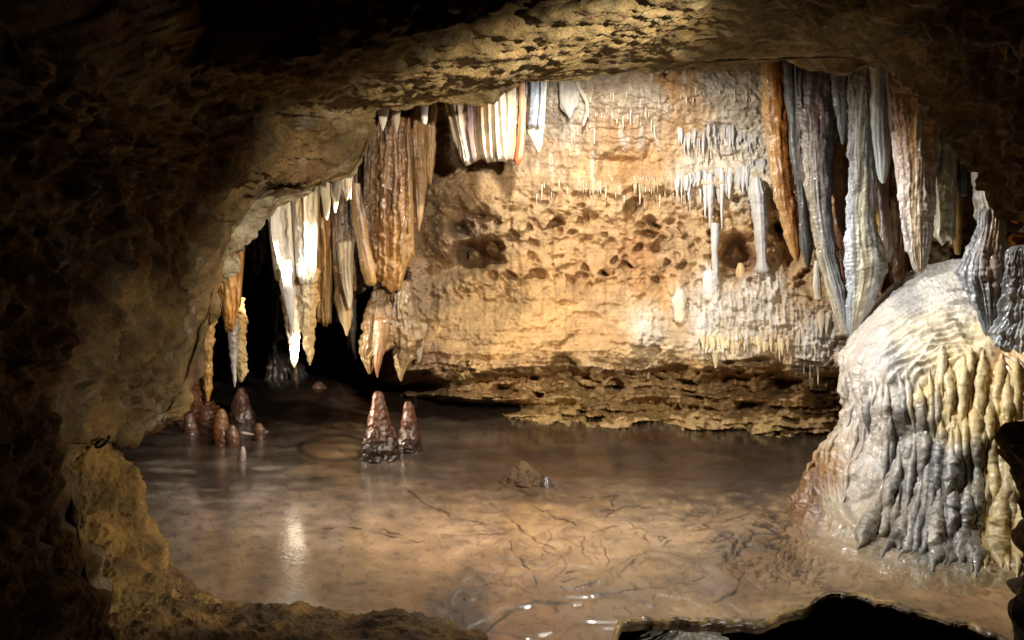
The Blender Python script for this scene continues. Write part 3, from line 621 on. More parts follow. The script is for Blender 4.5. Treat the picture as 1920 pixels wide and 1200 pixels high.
drip('stalactite', [(330,598,624),(360,600,622),(395,606,618),(412,611,614)], 5.2, 'cfc6b4', 'c0b294', M_DRY, .5, .1, label='small pale tooth at the ceiling edge above the brown drapery', group='pale teeth at the ceiling edge')
drip('stalactite', [(326,622,645),(350,622,642),(385,625,634),(398,627,630)], 5.15, 'cbbfa8', 'c3b497', M_DRY, .4, .1, label='second small pale tooth, beside the flat pale plate', group='pale teeth at the ceiling edge')
curtain('drapery', (632,640), (668,658), [(0,335),(1,318)], [(0,355),(.5,376),(1,372)], 4.95, .03, 'c6b79c', 'b7a68c', M_DRY, 2, .2, label='flat pale plate of calcite under the corner of the ceiling block', edge=.05)
curtain('drapery', (618,624), (672,668), [(0,372),(1,352)], [(0,500),(.4,560),(1,545)], 5.5, .09, [(0,'4a3828'),(.4,'6a5440'),(.7,'3c3028'),(1,'7b5c38')], [(0,'5a4632'),(1,'6e5236')], None, 4, .55,
        label='dark grey-brown crusty drapery behind the flat pale plate')
drip('stalactite', [(455,636,664),(500,638,662),(540,642,661),(565,649,660),(578,654,658)], 5.38, [(0,'867056'),(1,'a49070')], 'b8a88c', None, .9, .2, label='smooth grey-tan spike hanging below the crusty dark drapery', group=GL)
drip('stalactite', [(500,624,656),(560,628,660),(595,634,661),(615,643,656),(629,648,652)], 5.5, [(0,'6a5034'),(1,'94764c')], 'b3976c', None, .8, .25, label='fluted tan cone hanging behind the smooth grey-tan spike', group=GL)
drip('stalactite', [(520,612,622),(560,612,621),(588,615,619)], 5.6, '7a6040', '7a6040', None, .9, .2, label='slender brown icicle between square-hemmed drapery and the fluted cone', group=GL)
drip('stalactite', [(560,650,668),(600,652,668),(640,656,667),(665,662,669),(674,666,669)], 5.7, '3d3128', '2e2824', None, .9, .15, label='near-black stalactite beside the lowest dripping cones', group=GL)
drip('stalactite', [(345,655,676),(400,660,684),(450,668,692),(500,676,704),(530,684,706)], 5.35, [(0,'6a5032'),(.6,'8c6a40'),(1,'5a4026')], [(0,'8a6436'),(1,'a07840')], None, .8, .25,
     label='leaning brown rib running beside the big brown drapery', group=GL)
curtain('drapery', (682,676), (770,778), [(0,300),(.15,225),(.5,212),(1,218)], [(0,508),(.3,528),(.62,548),(.75,545),(.85,500),(1,480)], 5.45, .15, [(0,'6d5c4c'),(.3,'72563a'),(.6,'806044'),(1,'866440')], [(0,'96683a'),(.3,'9c6c36'),(.6,'a4783e'),(1,'96703e')], None, 5, .5, .03,
        label='big brown ribbed drapery hanging from the ceiling corner', edge=.06)
drip('stalactite', [(500,706,738),(540,712,734),(570,716,732),(598,722,728)], 5.6, '8e6c42', 'a5865c', None, .9, .15, label='small brown cone peeking out under the hem of the big brown drapery', group=GL)
drip('stalactite', [(545,700,722),(580,692,736),(620,682,742),(650,676,740),(670,678,708),(690,686,702),(700,690,696)], 5.55, [(0,'74562e'),(.5,'94744c'),(1,'7c5a32')], [(0,'9a7e58'),(1,'8c6e42')], None, .8, .3, lump=.2,
     label='fluted tan dripping cone, leftmost of the low pair under the brown drapery', group=GL)
drip('stalactite', [(600,700,730),(640,702,726),(680,702,716),(700,705,711),(708,707,709)], 5.45, 'a8825a', '9a6a48', None, .9, .2, label='narrow reddish-tan drip between the low pair of cones', group=GL)
drip('stalactite', [(530,742,768),(570,734,774),(610,730,784),(640,732,792),(660,738,780),(690,744,766),(708,749,756),(714,751,754)], 5.6, [(0,'705638'),(.5,'94784e'),(1,'8e7250')], [(0,'9c845e'),(1,'947850')], None, .8, .28, lump=.2,
     label='stout tan cone with a sharp tip, merging with the edge of the ochre wall', group=GL)
drip('stalactite', [(610,768,800),(640,772,796),(668,780,790),(680,783,787)], 5.85, 'b8a080', 'c0a888', M_WALL, .9, .2, label='tiny tan side tip beside the stout sharp cone', group=GL)
# upper left: brown ribs and white teeth next to the bright drapery
drip('stalactite', [(195,762,800),(260,764,800),(330,770,800),(380,776,796),(415,781,790),(432,784,787)], 5.6, [(0,'5a3c20'),(.6,'8a6032'),(1,'9c7644')], [(0,'8a6232'),(1,'a9865c')], None, .8, .3, label='long slender brown stalactite left of the bright striped drapery', group='stalactites beside the striped drapery')
drip('stalactite', [(190,795,822),(240,796,818),(300,798,816),(330,802,812),(345,806,809)], 5.65, [(0,'6a4826'),(1,'a27c4c')], 'b08c5c', None, .8, .25, label='shorter brown rib wedged against the bright striped drapery', group='stalactites beside the striped drapery')
drip('stalactite', [(196,706,730),(215,709,728),(235,714,722),(245,717,719)], 5.1, 'd8d4cc', 'd0c8b8', M_DRY, .6, .15, label='white tooth at the ceiling corner above the big brown drapery', group='pale teeth at the ceiling edge')
drip('stalactite', [(196,733,752),(220,735,750),(240,740,747),(248,742,745)], 5.1, 'a89a86', 'b0a088', M_DRY, .6, .15, label='greyish tooth just right of the white corner tooth', group='pale teeth at the ceiling edge')
drip('stalactite', [(182,787,804),(210,789,803),(228,791,802),(231,792,801)], 5.1, 'e4e0da', 'dcd8d4', M_DRY, .6, .1, label='blunt white peg hanging over the slender brown stalactite', group='pale teeth at the ceiling edge')
STR = [(0,'b89c70'),(.12,'a89a80'),(.22,'b2a488'),(.28,'84684a'),(.31,'3a2428'),(.40,'402c2e'),(.44,'8c6c44'),(.58,'98794f'),(.7,'b8ac98'),(.82,'c0b8a8'),(.9,'a89878'),(1,'b0a490')]
curtain('drapery', (818,848), (968,968), [(0,180),(.4,165),(.6,150),(1,150)], [(0,262),(.14,300),(.2,313),(.4,300),(.6,304),(.85,302),(.93,304),(1,296)], 5.2, .12, STR, [(0,'a89a80'),(.25,'aca090'),(.33,'5a4648'),(.45,'a8967c'),(.8,'bab09c'),(1,'8c5030')], M_DRY, 8, .6, .012,
        label='bright white drapery with a purple-black stripe high on the ochre wall', edge=.05)
curtain('drapery', (960,966), (1032,1020), [(0,148),(1,146)], [(0,236),(.5,240),(1,238)], 5.25, .08, [(0,'b08c60'),(.14,'2a2826'),(.3,'201f20'),(.38,'605c5c'),(.46,'1f1f22'),(.55,'6a727a'),(.75,'94989c'),(1,'a8a49c')], [(0,'a88860'),(.14,'2a2624'),(.3,'34302e'),(.5,'3a3838'),(.7,'70757c'),(1,'c9c6c0')], M_DRIP, 6, .6,
        label='black and grey striped drapery at the end of the bright white one', edge=.04)
drip('stalactite', [(232,986,1020),(250,990,1018),(270,1000,1016),(284,1008,1012)], 5.3, 'b4a896', 'ac9f88', M_DRY, .5, .15, label='white triangular tooth under the black and grey striped drapery', group='pale teeth at the ceiling edge')
drip('stalactite', [(225,972,986),(270,968,984),(300,963,980),(308,966,974)], 5.22, 'b8895c', '9c5a34', None, .7, .2, label='rust-red drip line on the hem of the bright white drapery', group='stalactites beside the striped drapery')
curtain('drapery', (1040,1050), (1100,1085), [(0,140),(1,135)], [(0,200),(.5,222),(1,196)], 5.72, .05, 'a89c8c', 'b8b2a8', M_DRY, 3, .3, label='dull grey curtain flap on the wall right of the striped draperies')
drip('stalactite', [(138,1072,1084),(165,1080,1090),(190,1096,1104),(210,1098,1106),(228,1092,1099),(236,1092,1095)], 5.68, 'c0b8a8', 'b8ab94', M_DRY, .8, .1, label='thin crooked grey ribbon of calcite curling down the wall')
drip('stalactite', [(118,1216,1232),(130,1218,1230),(140,1222,1227)], 5.4, '8a94a0', 'c8c8c8', M_DRY, .8, .1, label='stubby blue-grey drip under the ceiling lip, leftmost of the pair', group='blue-grey drips under the lip')
drip('stalactite', [(116,1242,1258),(128,1245,1256),(136,1248,1253)], 5.4, '4a525c', '9aa0a4', M_DRY, .8, .1, label='stubby dark drip under the ceiling lip, rightmost of the pair', group='blue-grey drips under the lip')

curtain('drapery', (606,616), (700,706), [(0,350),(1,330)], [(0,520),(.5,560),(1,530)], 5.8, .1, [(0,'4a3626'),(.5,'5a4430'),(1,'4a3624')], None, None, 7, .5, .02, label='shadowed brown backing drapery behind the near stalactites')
# -- right cluster
curtain('drapery', (1490,1540), (1690,1700), [(0,110),(1,110)], [(0,470),(.4,600),(.7,590),(1,500)], 5.3, .14, [(0,'5a4430'),(.3,'8a5c2c'),(.5,'4a3028'),(.7,'96683a'),(1,'5a3c20')], None, None, 9, .5, .02, label='rust and brown backing sheet behind the tall grey columns')
curtain('drapery', (1486,1494), (1612,1606), [(0,100),(1,100)], [(0,300),(.25,420),(.45,330),(.62,300),(.75,250),(1,300)], 5.02, .13, [(0,'38342f'),(.12,'4c484c'),(.25,'66564e'),(.4,'54382a'),(.5,'847c78'),(.62,'5e5652'),(.8,'706a68'),(1,'4a4644')], None, None, 9, .5, .02, label='dark grey sheet of fused ribs joining the tall grey-brown column to its neighbours', edge=.15)
curtain('drapery', (1592,1592), (1690,1684), [(0,100),(1,105)], [(0,420),(.3,330),(.5,270),(.75,280),(1,250)], 4.76, .12, [(0,'7c7874'),(.3,'9a968c'),(.5,'868684'),(.75,'aca89c'),(.9,'6c6258'),(1,'4c3a38')], None, None, 7, .5, .02, label='pale grey sheet of fused ribs behind the smooth pale prong', edge=.15)
curtain('drapery', (1668,1690), (1800,1790), [(0,130),(1,200)], [(0,330),(.3,420),(.6,400),(1,380)], 4.55, .1, [(0,'7a5a3a'),(.4,'a87c4c'),(.6,'8c8078'),(.8,'a8a498'),(1,'6a665e')], None, None, 8, .5, .02, label='mixed ochre and grey sheet joining the orange and cream cone to the greenish drapery', edge=.15)
GR = 'hanging columns over the flowstone mound'
drip('stalactite', [(90,1424,1468),(200,1430,1474),(300,1440,1482),(380,1456,1492),(440,1470,1498),(475,1482,1500),(488,1490,1498)], 5.3, [(0,'b8925a'),(.4,'a86c2a'),(.8,'8a5420'),(1,'6a421c')], [(0,'b08a58'),(.6,'985e28'),(1,'6a3c20')], None, .7, .14, lump=.14, label='rusty orange column at the edge of the ochre wall', group=GR)
drip('stalactite', [(90,1466,1494),(180,1472,1500),(260,1480,1506),(330,1490,1512),(400,1498,1516),(460,1500,1526),(490,1508,1520),(502,1512,1516)], 5.15, [(0,'54544e'),(.5,'2c2c2a'),(1,'1c1a18')], [(0,'4a4a48'),(1,'1e1c1c')], None, .8, .13, label='slender charcoal column beside the rusty orange one', group=GR)
drip('stalactite', [(90,1493,1566),(180,1498,1568),(260,1504,1566),(340,1512,1562),(420,1522,1560),(480,1532,1566),(540,1548,1584),(590,1566,1596),(625,1578,1600)], (5.0,4.85), [(0,'4c484c'),(.25,'6a5a54'),(.45,'5a3c2c'),(.6,'8c8480'),(.8,'6e5e58'),(1,'38302e')], [(0,'a89c80'),(.3,'9a9894'),(.6,'84868a'),(1,'5a5654')], None, .6, .15, lump=.11, label='tall grey-brown column reaching down to the flowstone mound', group=GR)
drip('stalactite', [(90,1556,1606),(160,1560,1604),(210,1566,1598),(245,1572,1590),(270,1578,1583)], 4.85, [(0,'5c5654'),(.5,'76706e'),(1,'4a4444')], [(0,'7a7676'),(1,'585454')], None, .6, .15, label='short charcoal-grey cone between two tall columns', group=GR)
drip('stalactite', [(230,1552,1592),(330,1556,1590),(420,1560,1592),(480,1566,1594),(560,1572,1592)], 5.2, [(0,'b07c38'),(.5,'c08a40'),(1,'7a4c20')], [(0,'5a3428'),(.5,'6e4430'),(1,'3a241c')], None, .6, .13, label='orange and dark brown column set back between two tall grey columns', group=GR)
drip('stalactite', [(90,1596,1666),(180,1594,1656),(260,1591,1648),(330,1590,1642),(400,1588,1642),(450,1588,1650),(490,1588,1658),(530,1588,1654),(570,1589,1640),(610,1591,1618),(632,1595,1604)], (4.75,4.7), [(0,'8c8884'),(.3,'a09c90'),(.6,'8f8f8c'),(1,'b0a898')], [(0,'9aa2ac'),(.4,'c0b898'),(.7,'a4a8ac'),(1,'7a6a58')], None, .55, .13, lump=.11, label='largest pale grey column, widening at its foot above the mound', group=GR)
drip('stalactite', [(90,1632,1672),(180,1634,1670),(250,1636,1668),(290,1640,1668),(320,1644,1666),(336,1648,1662),(342,1652,1660)], 4.62, [(0,'a8a294'),(.5,'b4b0a4'),(1,'7c7268')], [(0,'c0c8c8'),(1,'b0b8b8')], None, .8, .12, lump=.06, label='smooth pale prong with a rounded tip fused to the largest grey column', group=GR)
drip('stalactite', [(260,1622,1654),(340,1624,1652),(420,1628,1656),(455,1634,1652)], 5.0, [(0,'c09048'),(.5,'d6a858'),(1,'a87030')], 'd0a860', None, .6, .15, label='glowing orange rib behind the smooth pale prong', group=GR)
drip('stalactite', [(310,1644,1668),(380,1648,1666),(430,1650,1672),(470,1640,1676),(490,1650,1668)], 4.85, [(0,'6a5e68'),(.6,'7a5a4c'),(1,'c09058')], [(0,'8c7a78'),(1,'b0a090')], None, .7, .15, label='purple-grey rib hanging under the smooth pale prong', group=GR)
drip('stalactite', [(200,1660,1706),(320,1664,1704),(420,1672,1708),(520,1676,1712),(560,1680,1706)], 5.1, [(0,'6a4420'),(1,'8a5c2a')], '6a4624', None, .6, .13, label='brown column in the dark gap between the grey and orange columns', group=GR)
drip('stalactite', [(95,1656,1682),(160,1662,1688),(220,1668,1692),(255,1672,1690),(268,1676,1688)], 4.5, [(0,'5a4a44'),(.6,'4c3438'),(1,'6a4438')], '6a5450', None, .7, .2, label='purple-brown rib beside the big orange and cream cone', group=GR)
drip('stalactite', [(120,1672,1762),(200,1678,1762),(260,1684,1756),(340,1688,1752),(400,1692,1748),(450,1700,1746),(485,1708,1742),(505,1714,1736),(510,1718,1730)], (4.45,4.3), [(0,'b08050'),(.3,'c08840'),(.45,'b8a490'),(.7,'c68c44'),(.9,'b8885a'),(1,'8c8c8c')], [(0,'a8a09c'),(.35,'cbb692'),(.6,'c4bcb4'),(1,'b8c0c4')], None, .55, .16, lump=.11, ripple=.02, rk=40, label='big orange and cream cone with a white tip resting over the mound', group=GR)
drip('stalactite', [(250,1672,1700),(270,1674,1698),(340,1680,1694),(400,1688,1698),(470,1698,1712)], 4.42, 'b8a898', 'a8a8a8', None, .8, .2, label='cream edge rib along the big orange and cream cone', group=GR)
curtain('drapery', (1744,1748), (1800,1792), [(0,180),(1,215)], [(0,440),(.3,456),(.8,458),(1,446)], 4.5, .1, [(0,'a09a90'),(.3,'5c5650'),(.5,'b0aca0'),(1,'bcb8a8')], [(0,'c0bca4'),(.5,'c4c4ac'),(1,'b8bcb0')], None, 3, .5, label='pale greenish drapery with a square hem beside the orange and cream cone', edge=.04)
drip('stalactite', [(210,1786,1820),(280,1790,1822),(340,1794,1818),(365,1800,1812)], 4.55, [(0,'5a5e68'),(1,'40424a')], '484c54', None, .7, .25, label='blue-black stub behind the pale greenish drapery', group=GR)
drip('stalactite', [(300,1784,1812),(400,1786,1806),(450,1786,1804),(475,1790,1800)], 4.75, '7a5a2c', '8a6a38', None, .6, .13, label='ochre column in shadow right of the pale greenish drapery', group=GR)
drip('stalactite', [(230,1810,1846),(300,1818,1850),(350,1828,1866),(390,1832,1880),(410,1834,1884)], 4.3, [(0,'6a6260'),(.4,'b0a494'),(.6,'a8745a'),(.8,'c0b4a4'),(1,'8a8076')], [(0,'b0a898'),(1,'c0b4a0')], None, .7, .25, label='pale striped column tucked under the low right ceiling', group=GR)
drip('stalagmite', [(398,1836,1882),(430,1832,1886),(480,1818,1890),(520,1812,1896),(560,1824,1888),(600,1840,1874),(625,1846,1866)], (4.15,4.0), [(0,'7c7c80'),(.35,'a08c78'),(.5,'b89a74'),(.65,'6e6c70'),(1,'a09888')], [(0,'98a0a8'),(.5,'8a8c90'),(1,'b0a890')], None, .6, .3, lump=.12, label='grey striped stump standing on the top of the flowstone mound', cat='stalagmite')
drip('flowstone_lump', [(470,1892,1960),(520,1884,1980),(580,1876,1990),(650,1870,2000),(700,1880,1990)], 3.95, [(0,'7a7a7a'),(1,'a89c80')], [(0,'9aa0a4'),(1,'b8a888')], None, .5, .25, lump=.15, label='wet grey flowstone shoulder at the picture edge beside the striped stump', cat='flowstone')
drip('boulder', [(372,1896,1912),(385,1886,1920),(400,1888,1922),(415,1898,1912)], 4.5, 'c07a18', 'a86410', M_WALL, .9, .2, lump=.4, lk=20, label='small rock in the gap under the low ceiling, orange lamplight put into its colour', cat='rock')  # orange lamplight on this rock and the next is part of their colour
drip('boulder', [(440,1900,1925),(460,1884,1945),(475,1886,1945),(486,1900,1925)], 4.6, 'b0701c', '8a5412', M_WALL, .9, .2, lump=.4, lk=20, label='rock behind the striped stump, lower of two, coloured as if lit orange', cat='rock')

# -- flowstone mound
rowsM = [
 [(1640,600,5.2),(1612,602,4.95),(1650,556,4.8),(1705,512,4.85),(1755,494,4.9),(1820,486,4.8),(1890,520,4.6),(2000,520,4.4)],
 [(1625,650,5.1),(1586,645,4.72),(1640,615,4.45),(1720,585,4.36),(1800,575,4.3),(1880,600,4.2),(1940,610,4.1),(2010,620,4.05)],
 [(1620,720,5.0),(1577,705,4.55),(1630,695,4.12),(1715,682,3.95),(1800,672,3.88),(1880,690,3.8),(1940,700,3.72),(2010,700,3.7)],
 [(1615,775,4.9),(1584,768,4.48),(1636,768,3.98),(1718,778,3.74),(1800,785,3.62),(1880,800,3.55),(1940,800,3.5),(2010,800,3.45)],
 [(1600,830,4.75),(1550,820,4.4),(1618,845,3.88),(1708,878,3.58),(1800,888,3.45),(1880,888,3.38),(1940,890,3.32),(2010,890,3.3)],
 [(1550,915,4.4),(1512,890,4.2),(1588,945,3.67),(1696,990,3.38),(1790,1010,3.25),(1880,1010,3.22),(1940,1010,3.18),(2010,1010,3.15)],
 [(1510,955,4.05),(1478,950,3.97),(1568,1005,3.50),(1680,1052,3.22),(1775,1075,3.10),(1880,1078,3.08),(1940,1078,3.08),(2010,1078,3.06)],
 [(1440,975,fd(975)),(1410,985,fd(985)),(1510,1062,fd(1062)),(1645,1112,fd(1112)),(1765,1136,fd(1136)),(1880,1136,fd(1136)),(1940,1136,fd(1136)),(2010,1136,fd(1136))]]
ctrl = np.array([[W(*p) for p in r] for r in rowsM])
ctrl[7, :, 2] = -.006
tvM = segt([44, 56, 56, 60, 64, 56, 24]); tuM = segt([30, 66, 84, 84, 70, 40, 14])
V = cr(ctrl, tvM); V = np.swapaxes(cr(np.swapaxes(V, 0, 1), tuM), 0, 1)
N_ = normals(V)
pxm = V[..., 0]/V[..., 1]*F+960; pym = HZ-(V[..., 2]-CH)/V[..., 1]*F
tv2 = tvM[:, None]*np.ones(V.shape[:2]); tu2 = tuM[None]*np.ones(V.shape[:2])
arc = np.cumsum(np.linalg.norm(np.diff(V, axis=1, prepend=V[:, :1]), axis=-1), axis=1)
down = np.cumsum(np.linalg.norm(np.diff(V, axis=0, prepend=V[:1]), axis=-1), axis=0)
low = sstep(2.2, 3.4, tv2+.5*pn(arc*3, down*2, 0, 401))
# fine rippled microgours near the top
gour = sstep(2.7, 1.6, tv2)*sstep(2.0, 2.6, tu2)
rp = np.sin(down*105+2.6*pn(arc*5, down*5, 0, 402)+1.5*pn(arc*14, down*9, 0, 403))
disp = .018*gour*rp*(.6+.6*pn(arc*11, down*16, 0, 404))
low_f = low*sstep(5.7, 4.8, tv2)*sstep(2.0, 2.7, tu2+.35*(tv2-4))
disp = disp-.07*low_f
lumps = fbm(V, 5, 3, 411); f1, f2, cid = worley(V*np.array([1, 1, .6]), 9, 412)
mid = sstep(.6, 1.6, tv2)*sstep(6.8, 5.6, tv2)
disp = disp+.03*lumps*mid+.02*mid*(1-f1*1.5)*(.4+.6*sstep(1.2, 2.4, tu2))
left = sstep(2.4, 1.4, tu2)
scal = sstep(1.0, 1.8, tv2)*sstep(4.2, 3.2, tv2)
disp = disp+.02*scal*(.5-np.abs(pn(arc*6+.5*pn(down*4, arc*3, 0, 416), down*2.4, 0, 417))*2)
disp = disp+left*mid*(.02*np.abs(np.sin(np.pi*(arc*8+1.2*pn(arc*3, down*2, 0, 413))))-.01+.006*fbm(V, 30, 2, 414))
disp = disp+.004*fbm(V, 40, 2, 415)
disp *= sstep(7, 6.2, tv2)
V = V+N_*disp[..., None]
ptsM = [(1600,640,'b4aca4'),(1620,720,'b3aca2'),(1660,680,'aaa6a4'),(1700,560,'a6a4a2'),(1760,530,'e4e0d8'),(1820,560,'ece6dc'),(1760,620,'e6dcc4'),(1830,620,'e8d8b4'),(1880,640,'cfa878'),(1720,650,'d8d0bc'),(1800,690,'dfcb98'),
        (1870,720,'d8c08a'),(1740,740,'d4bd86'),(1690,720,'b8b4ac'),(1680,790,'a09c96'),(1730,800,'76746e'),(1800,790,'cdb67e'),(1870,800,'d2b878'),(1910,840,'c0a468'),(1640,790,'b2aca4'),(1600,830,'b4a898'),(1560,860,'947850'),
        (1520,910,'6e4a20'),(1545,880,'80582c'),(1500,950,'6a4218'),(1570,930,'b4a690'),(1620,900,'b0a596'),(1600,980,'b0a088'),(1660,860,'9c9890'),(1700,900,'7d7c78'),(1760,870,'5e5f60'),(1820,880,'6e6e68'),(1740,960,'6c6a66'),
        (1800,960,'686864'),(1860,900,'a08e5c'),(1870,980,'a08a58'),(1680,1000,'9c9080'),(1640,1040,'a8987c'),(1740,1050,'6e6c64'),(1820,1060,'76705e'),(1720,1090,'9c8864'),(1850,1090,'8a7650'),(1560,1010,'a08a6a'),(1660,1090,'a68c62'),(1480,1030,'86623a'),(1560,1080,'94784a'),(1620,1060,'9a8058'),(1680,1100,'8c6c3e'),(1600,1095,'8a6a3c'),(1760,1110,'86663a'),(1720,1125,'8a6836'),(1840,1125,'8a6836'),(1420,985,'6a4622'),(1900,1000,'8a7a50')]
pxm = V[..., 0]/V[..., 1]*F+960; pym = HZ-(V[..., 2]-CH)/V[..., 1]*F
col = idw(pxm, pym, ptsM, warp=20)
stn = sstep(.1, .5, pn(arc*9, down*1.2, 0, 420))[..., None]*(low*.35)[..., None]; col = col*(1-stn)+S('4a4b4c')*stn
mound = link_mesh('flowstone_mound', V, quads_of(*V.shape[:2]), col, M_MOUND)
mr_ = random.Random(21)
def on_mound(tu_, t0, t1, r0, r1, hexes, lumpy=.25, name='drip_column', swell=.0):
    '''One dripping rib that runs down the face of the mound, its own part.'''
    _seed[0] += 7; sd = _seed[0]
    j = int(np.argmin(np.abs(tuM-tu_))); a, b = np.searchsorted(tvM, [t0, t1]); b = min(b, len(tvM)-1)
    P = V[a:b, j]; Nn = N_[a:b, j]
    L = np.concatenate([[0], np.cumsum(np.linalg.norm(np.diff(P, axis=0), axis=1))]); M = max(10, int(L[-1]/.006)); l = np.linspace(0, L[-1], M)
    P = np.stack([np.interp(l, L, P[:, k]) for k in range(3)], -1); Nn = np.stack([np.interp(l, L, Nn[:, k]) for k in range(3)], -1)
    P = smooth1(P, 12); ncol = np.array([np.interp(l, L, col[a:b, j][:, k]) for k in range(3)]).T
    P[:, 0] += .014*pn(l*4, sd*.3, 0, sd)
    v = l/L[-1]
    r = (r0+(r1-r0)*v)*(1+.22*pn(l*7, sd*.7, 0, sd+1)+.07*pn(l*20, sd*.9, 0, sd+2))*sstep(-.05, .5, v)**.8*(np.sqrt(np.clip((1-v)/(.08 if name == 'drip_tip' else .025), .02, 1)))
    r = r*(1-.85*sstep(.72, 1, v))
    r = r*(1+swell*np.exp(-((v-.82)/.12)**2))
    T_ = np.gradient(P, axis=0); T_ /= np.linalg.norm(T_, axis=1)[:, None]
    sdv = np.cross(T_, Nn); sdv /= np.linalg.norm(sdv, axis=1)[:, None]; up_ = np.cross(sdv, T_)
    th = np.linspace(0, 2*np.pi, 26, endpoint=False); c, s_ = np.cos(th)[None], np.sin(th)[None]
    rr = r[:, None]*(1+lumpy*1.0*fbm(np.stack([c*r[:, None]+0*l[:, None], s_*r[:, None]+0*l[:, None], l[:, None]+0*c], -1), 26, 3, sd+3))
    G = P[:, None]+Nn[:, None]*(r[:, None, None]*(.4*np.sin(np.pi*v)[:, None, None]))+rr[..., None]*(c[..., None]*sdv[:, None]+s_[..., None]*up_[:, None]*.9)
    cc = ncol[:, None]*np.ones((1, 26, 1))
    if hexes: 
        k = .65*sstep(.1, .6, v)[:, None, None]; cc = cc*(1-k)+S(hexes)*k
    cc = cc*(1+.3*pn(c*2, s_*2, l[:, None]*3, sd+5))[..., None]
    return link_mesh(name, G, quads_of(M, 26, True), cc, M_MOUND, mound)
greys = ['7c7c78', '5c5e60', '8c8a82', '6c6a66', '9a9484', '50524f']
for row, (ta, tb, la, lb, r0, r1, n) in enumerate([(3.2, 4.2, 2.4, 3.2, .030, .034, 24), (2.5, 3.3, 1.1, 1.9, .034, .016, 20), (1.7, 2.4, .9, 1.5, .030, .012, 18)]):
    for k in range(n):
        tu_ = 2.35+(6.2-2.35)*(k+mr_.uniform(.15, .85))/n
        if row == 2: tu_ = 1.9+(5.6-1.9)*(k+mr_.uniform(.1, .9))/n
        t0 = mr_.uniform(ta, tb)+(.35 if tu_ < 3 else 0); sc_ = mr_.uniform(.55, 1.5)
        hx = mr_.choice(greys) if (row == 0 or mr_.random() < .4) and tu_ < 4.6 else ('b8a064' if tu_ > 4.6 and mr_.random() < .6 else None)
        on_mound(tu_, t0, min(t0+mr_.uniform(la, lb), mr_.uniform(5.4, 6.2)), r0*sc_, r1*sc_, hx, name='drip_column' if row == 0 else 'drip_tip')
for k in range(12):
    tu_ = 1.15+1.3*(k+mr_.uniform(.1, .9))/12; t0 = mr_.uniform(1.6, 4.2)
    on_mound(tu_, t0, t0+mr_.uniform(.7, 1.4), .02*mr_.uniform(.7, 1.3), .012, None, name='drip_tip')
tag(mound, 'huge wet flowstone mound, rippled white on top and fluted grey below', 'flowstone')

# -- stalagmites on the floor
def stag(outl, d, top, bot, label, group='brown stalagmites on the wet floor', mat=None, **k):
    a = dict(flat=.9, flute=.03, lump=.12, lk=17, ripple=.03, rk=105, cat='stalagmite', dres=1.0, wob=.03); a.update(k)
    return drip('stalagmite', outl, d, top, bot, mat or M_BROWN, label=label, group=group, **a)
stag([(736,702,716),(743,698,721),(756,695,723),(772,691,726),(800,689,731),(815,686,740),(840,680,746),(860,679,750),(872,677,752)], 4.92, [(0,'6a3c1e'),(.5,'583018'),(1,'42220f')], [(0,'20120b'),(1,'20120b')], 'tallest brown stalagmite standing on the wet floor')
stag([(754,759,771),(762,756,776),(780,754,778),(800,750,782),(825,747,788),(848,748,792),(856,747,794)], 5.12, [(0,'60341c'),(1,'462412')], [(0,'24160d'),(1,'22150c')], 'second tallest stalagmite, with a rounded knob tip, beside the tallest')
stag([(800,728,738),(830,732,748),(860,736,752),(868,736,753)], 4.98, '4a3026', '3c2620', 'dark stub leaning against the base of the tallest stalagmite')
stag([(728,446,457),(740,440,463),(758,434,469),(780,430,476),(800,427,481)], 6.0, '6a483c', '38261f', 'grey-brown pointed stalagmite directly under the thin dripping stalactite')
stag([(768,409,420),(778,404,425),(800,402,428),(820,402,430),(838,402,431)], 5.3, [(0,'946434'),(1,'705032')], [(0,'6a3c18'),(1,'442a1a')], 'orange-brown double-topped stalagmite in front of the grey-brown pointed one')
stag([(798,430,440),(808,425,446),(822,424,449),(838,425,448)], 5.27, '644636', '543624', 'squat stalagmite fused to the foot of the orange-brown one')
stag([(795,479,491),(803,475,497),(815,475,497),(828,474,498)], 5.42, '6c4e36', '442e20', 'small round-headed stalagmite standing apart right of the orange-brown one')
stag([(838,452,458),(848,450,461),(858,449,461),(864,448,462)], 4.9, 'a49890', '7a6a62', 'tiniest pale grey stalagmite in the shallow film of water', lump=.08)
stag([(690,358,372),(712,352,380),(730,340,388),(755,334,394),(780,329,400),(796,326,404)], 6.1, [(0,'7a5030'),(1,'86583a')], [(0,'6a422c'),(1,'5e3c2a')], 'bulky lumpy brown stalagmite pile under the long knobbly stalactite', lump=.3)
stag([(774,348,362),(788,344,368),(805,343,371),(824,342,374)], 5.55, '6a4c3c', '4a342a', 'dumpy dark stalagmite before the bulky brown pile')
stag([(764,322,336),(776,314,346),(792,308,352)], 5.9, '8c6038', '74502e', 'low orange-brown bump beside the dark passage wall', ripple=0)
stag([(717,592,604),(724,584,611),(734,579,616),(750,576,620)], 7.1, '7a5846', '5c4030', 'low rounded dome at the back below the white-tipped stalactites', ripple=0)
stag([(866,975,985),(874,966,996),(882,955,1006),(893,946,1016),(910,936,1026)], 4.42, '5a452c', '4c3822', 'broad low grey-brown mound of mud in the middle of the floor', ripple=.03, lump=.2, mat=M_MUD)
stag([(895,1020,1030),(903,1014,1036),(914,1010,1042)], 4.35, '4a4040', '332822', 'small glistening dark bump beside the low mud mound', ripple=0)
DK = 'dark dripstone in the alcove'
drip('stalagmite', [(620,516,522),(655,514,524),(665,508,545),(690,504,570),(716,498,582)], 7.9, '3c342c', '4a4038', M_BROWN, .8, .2, label='shadowed flowstone boss with a thin finger inside the alcove', cat='stalagmite', group=DK)
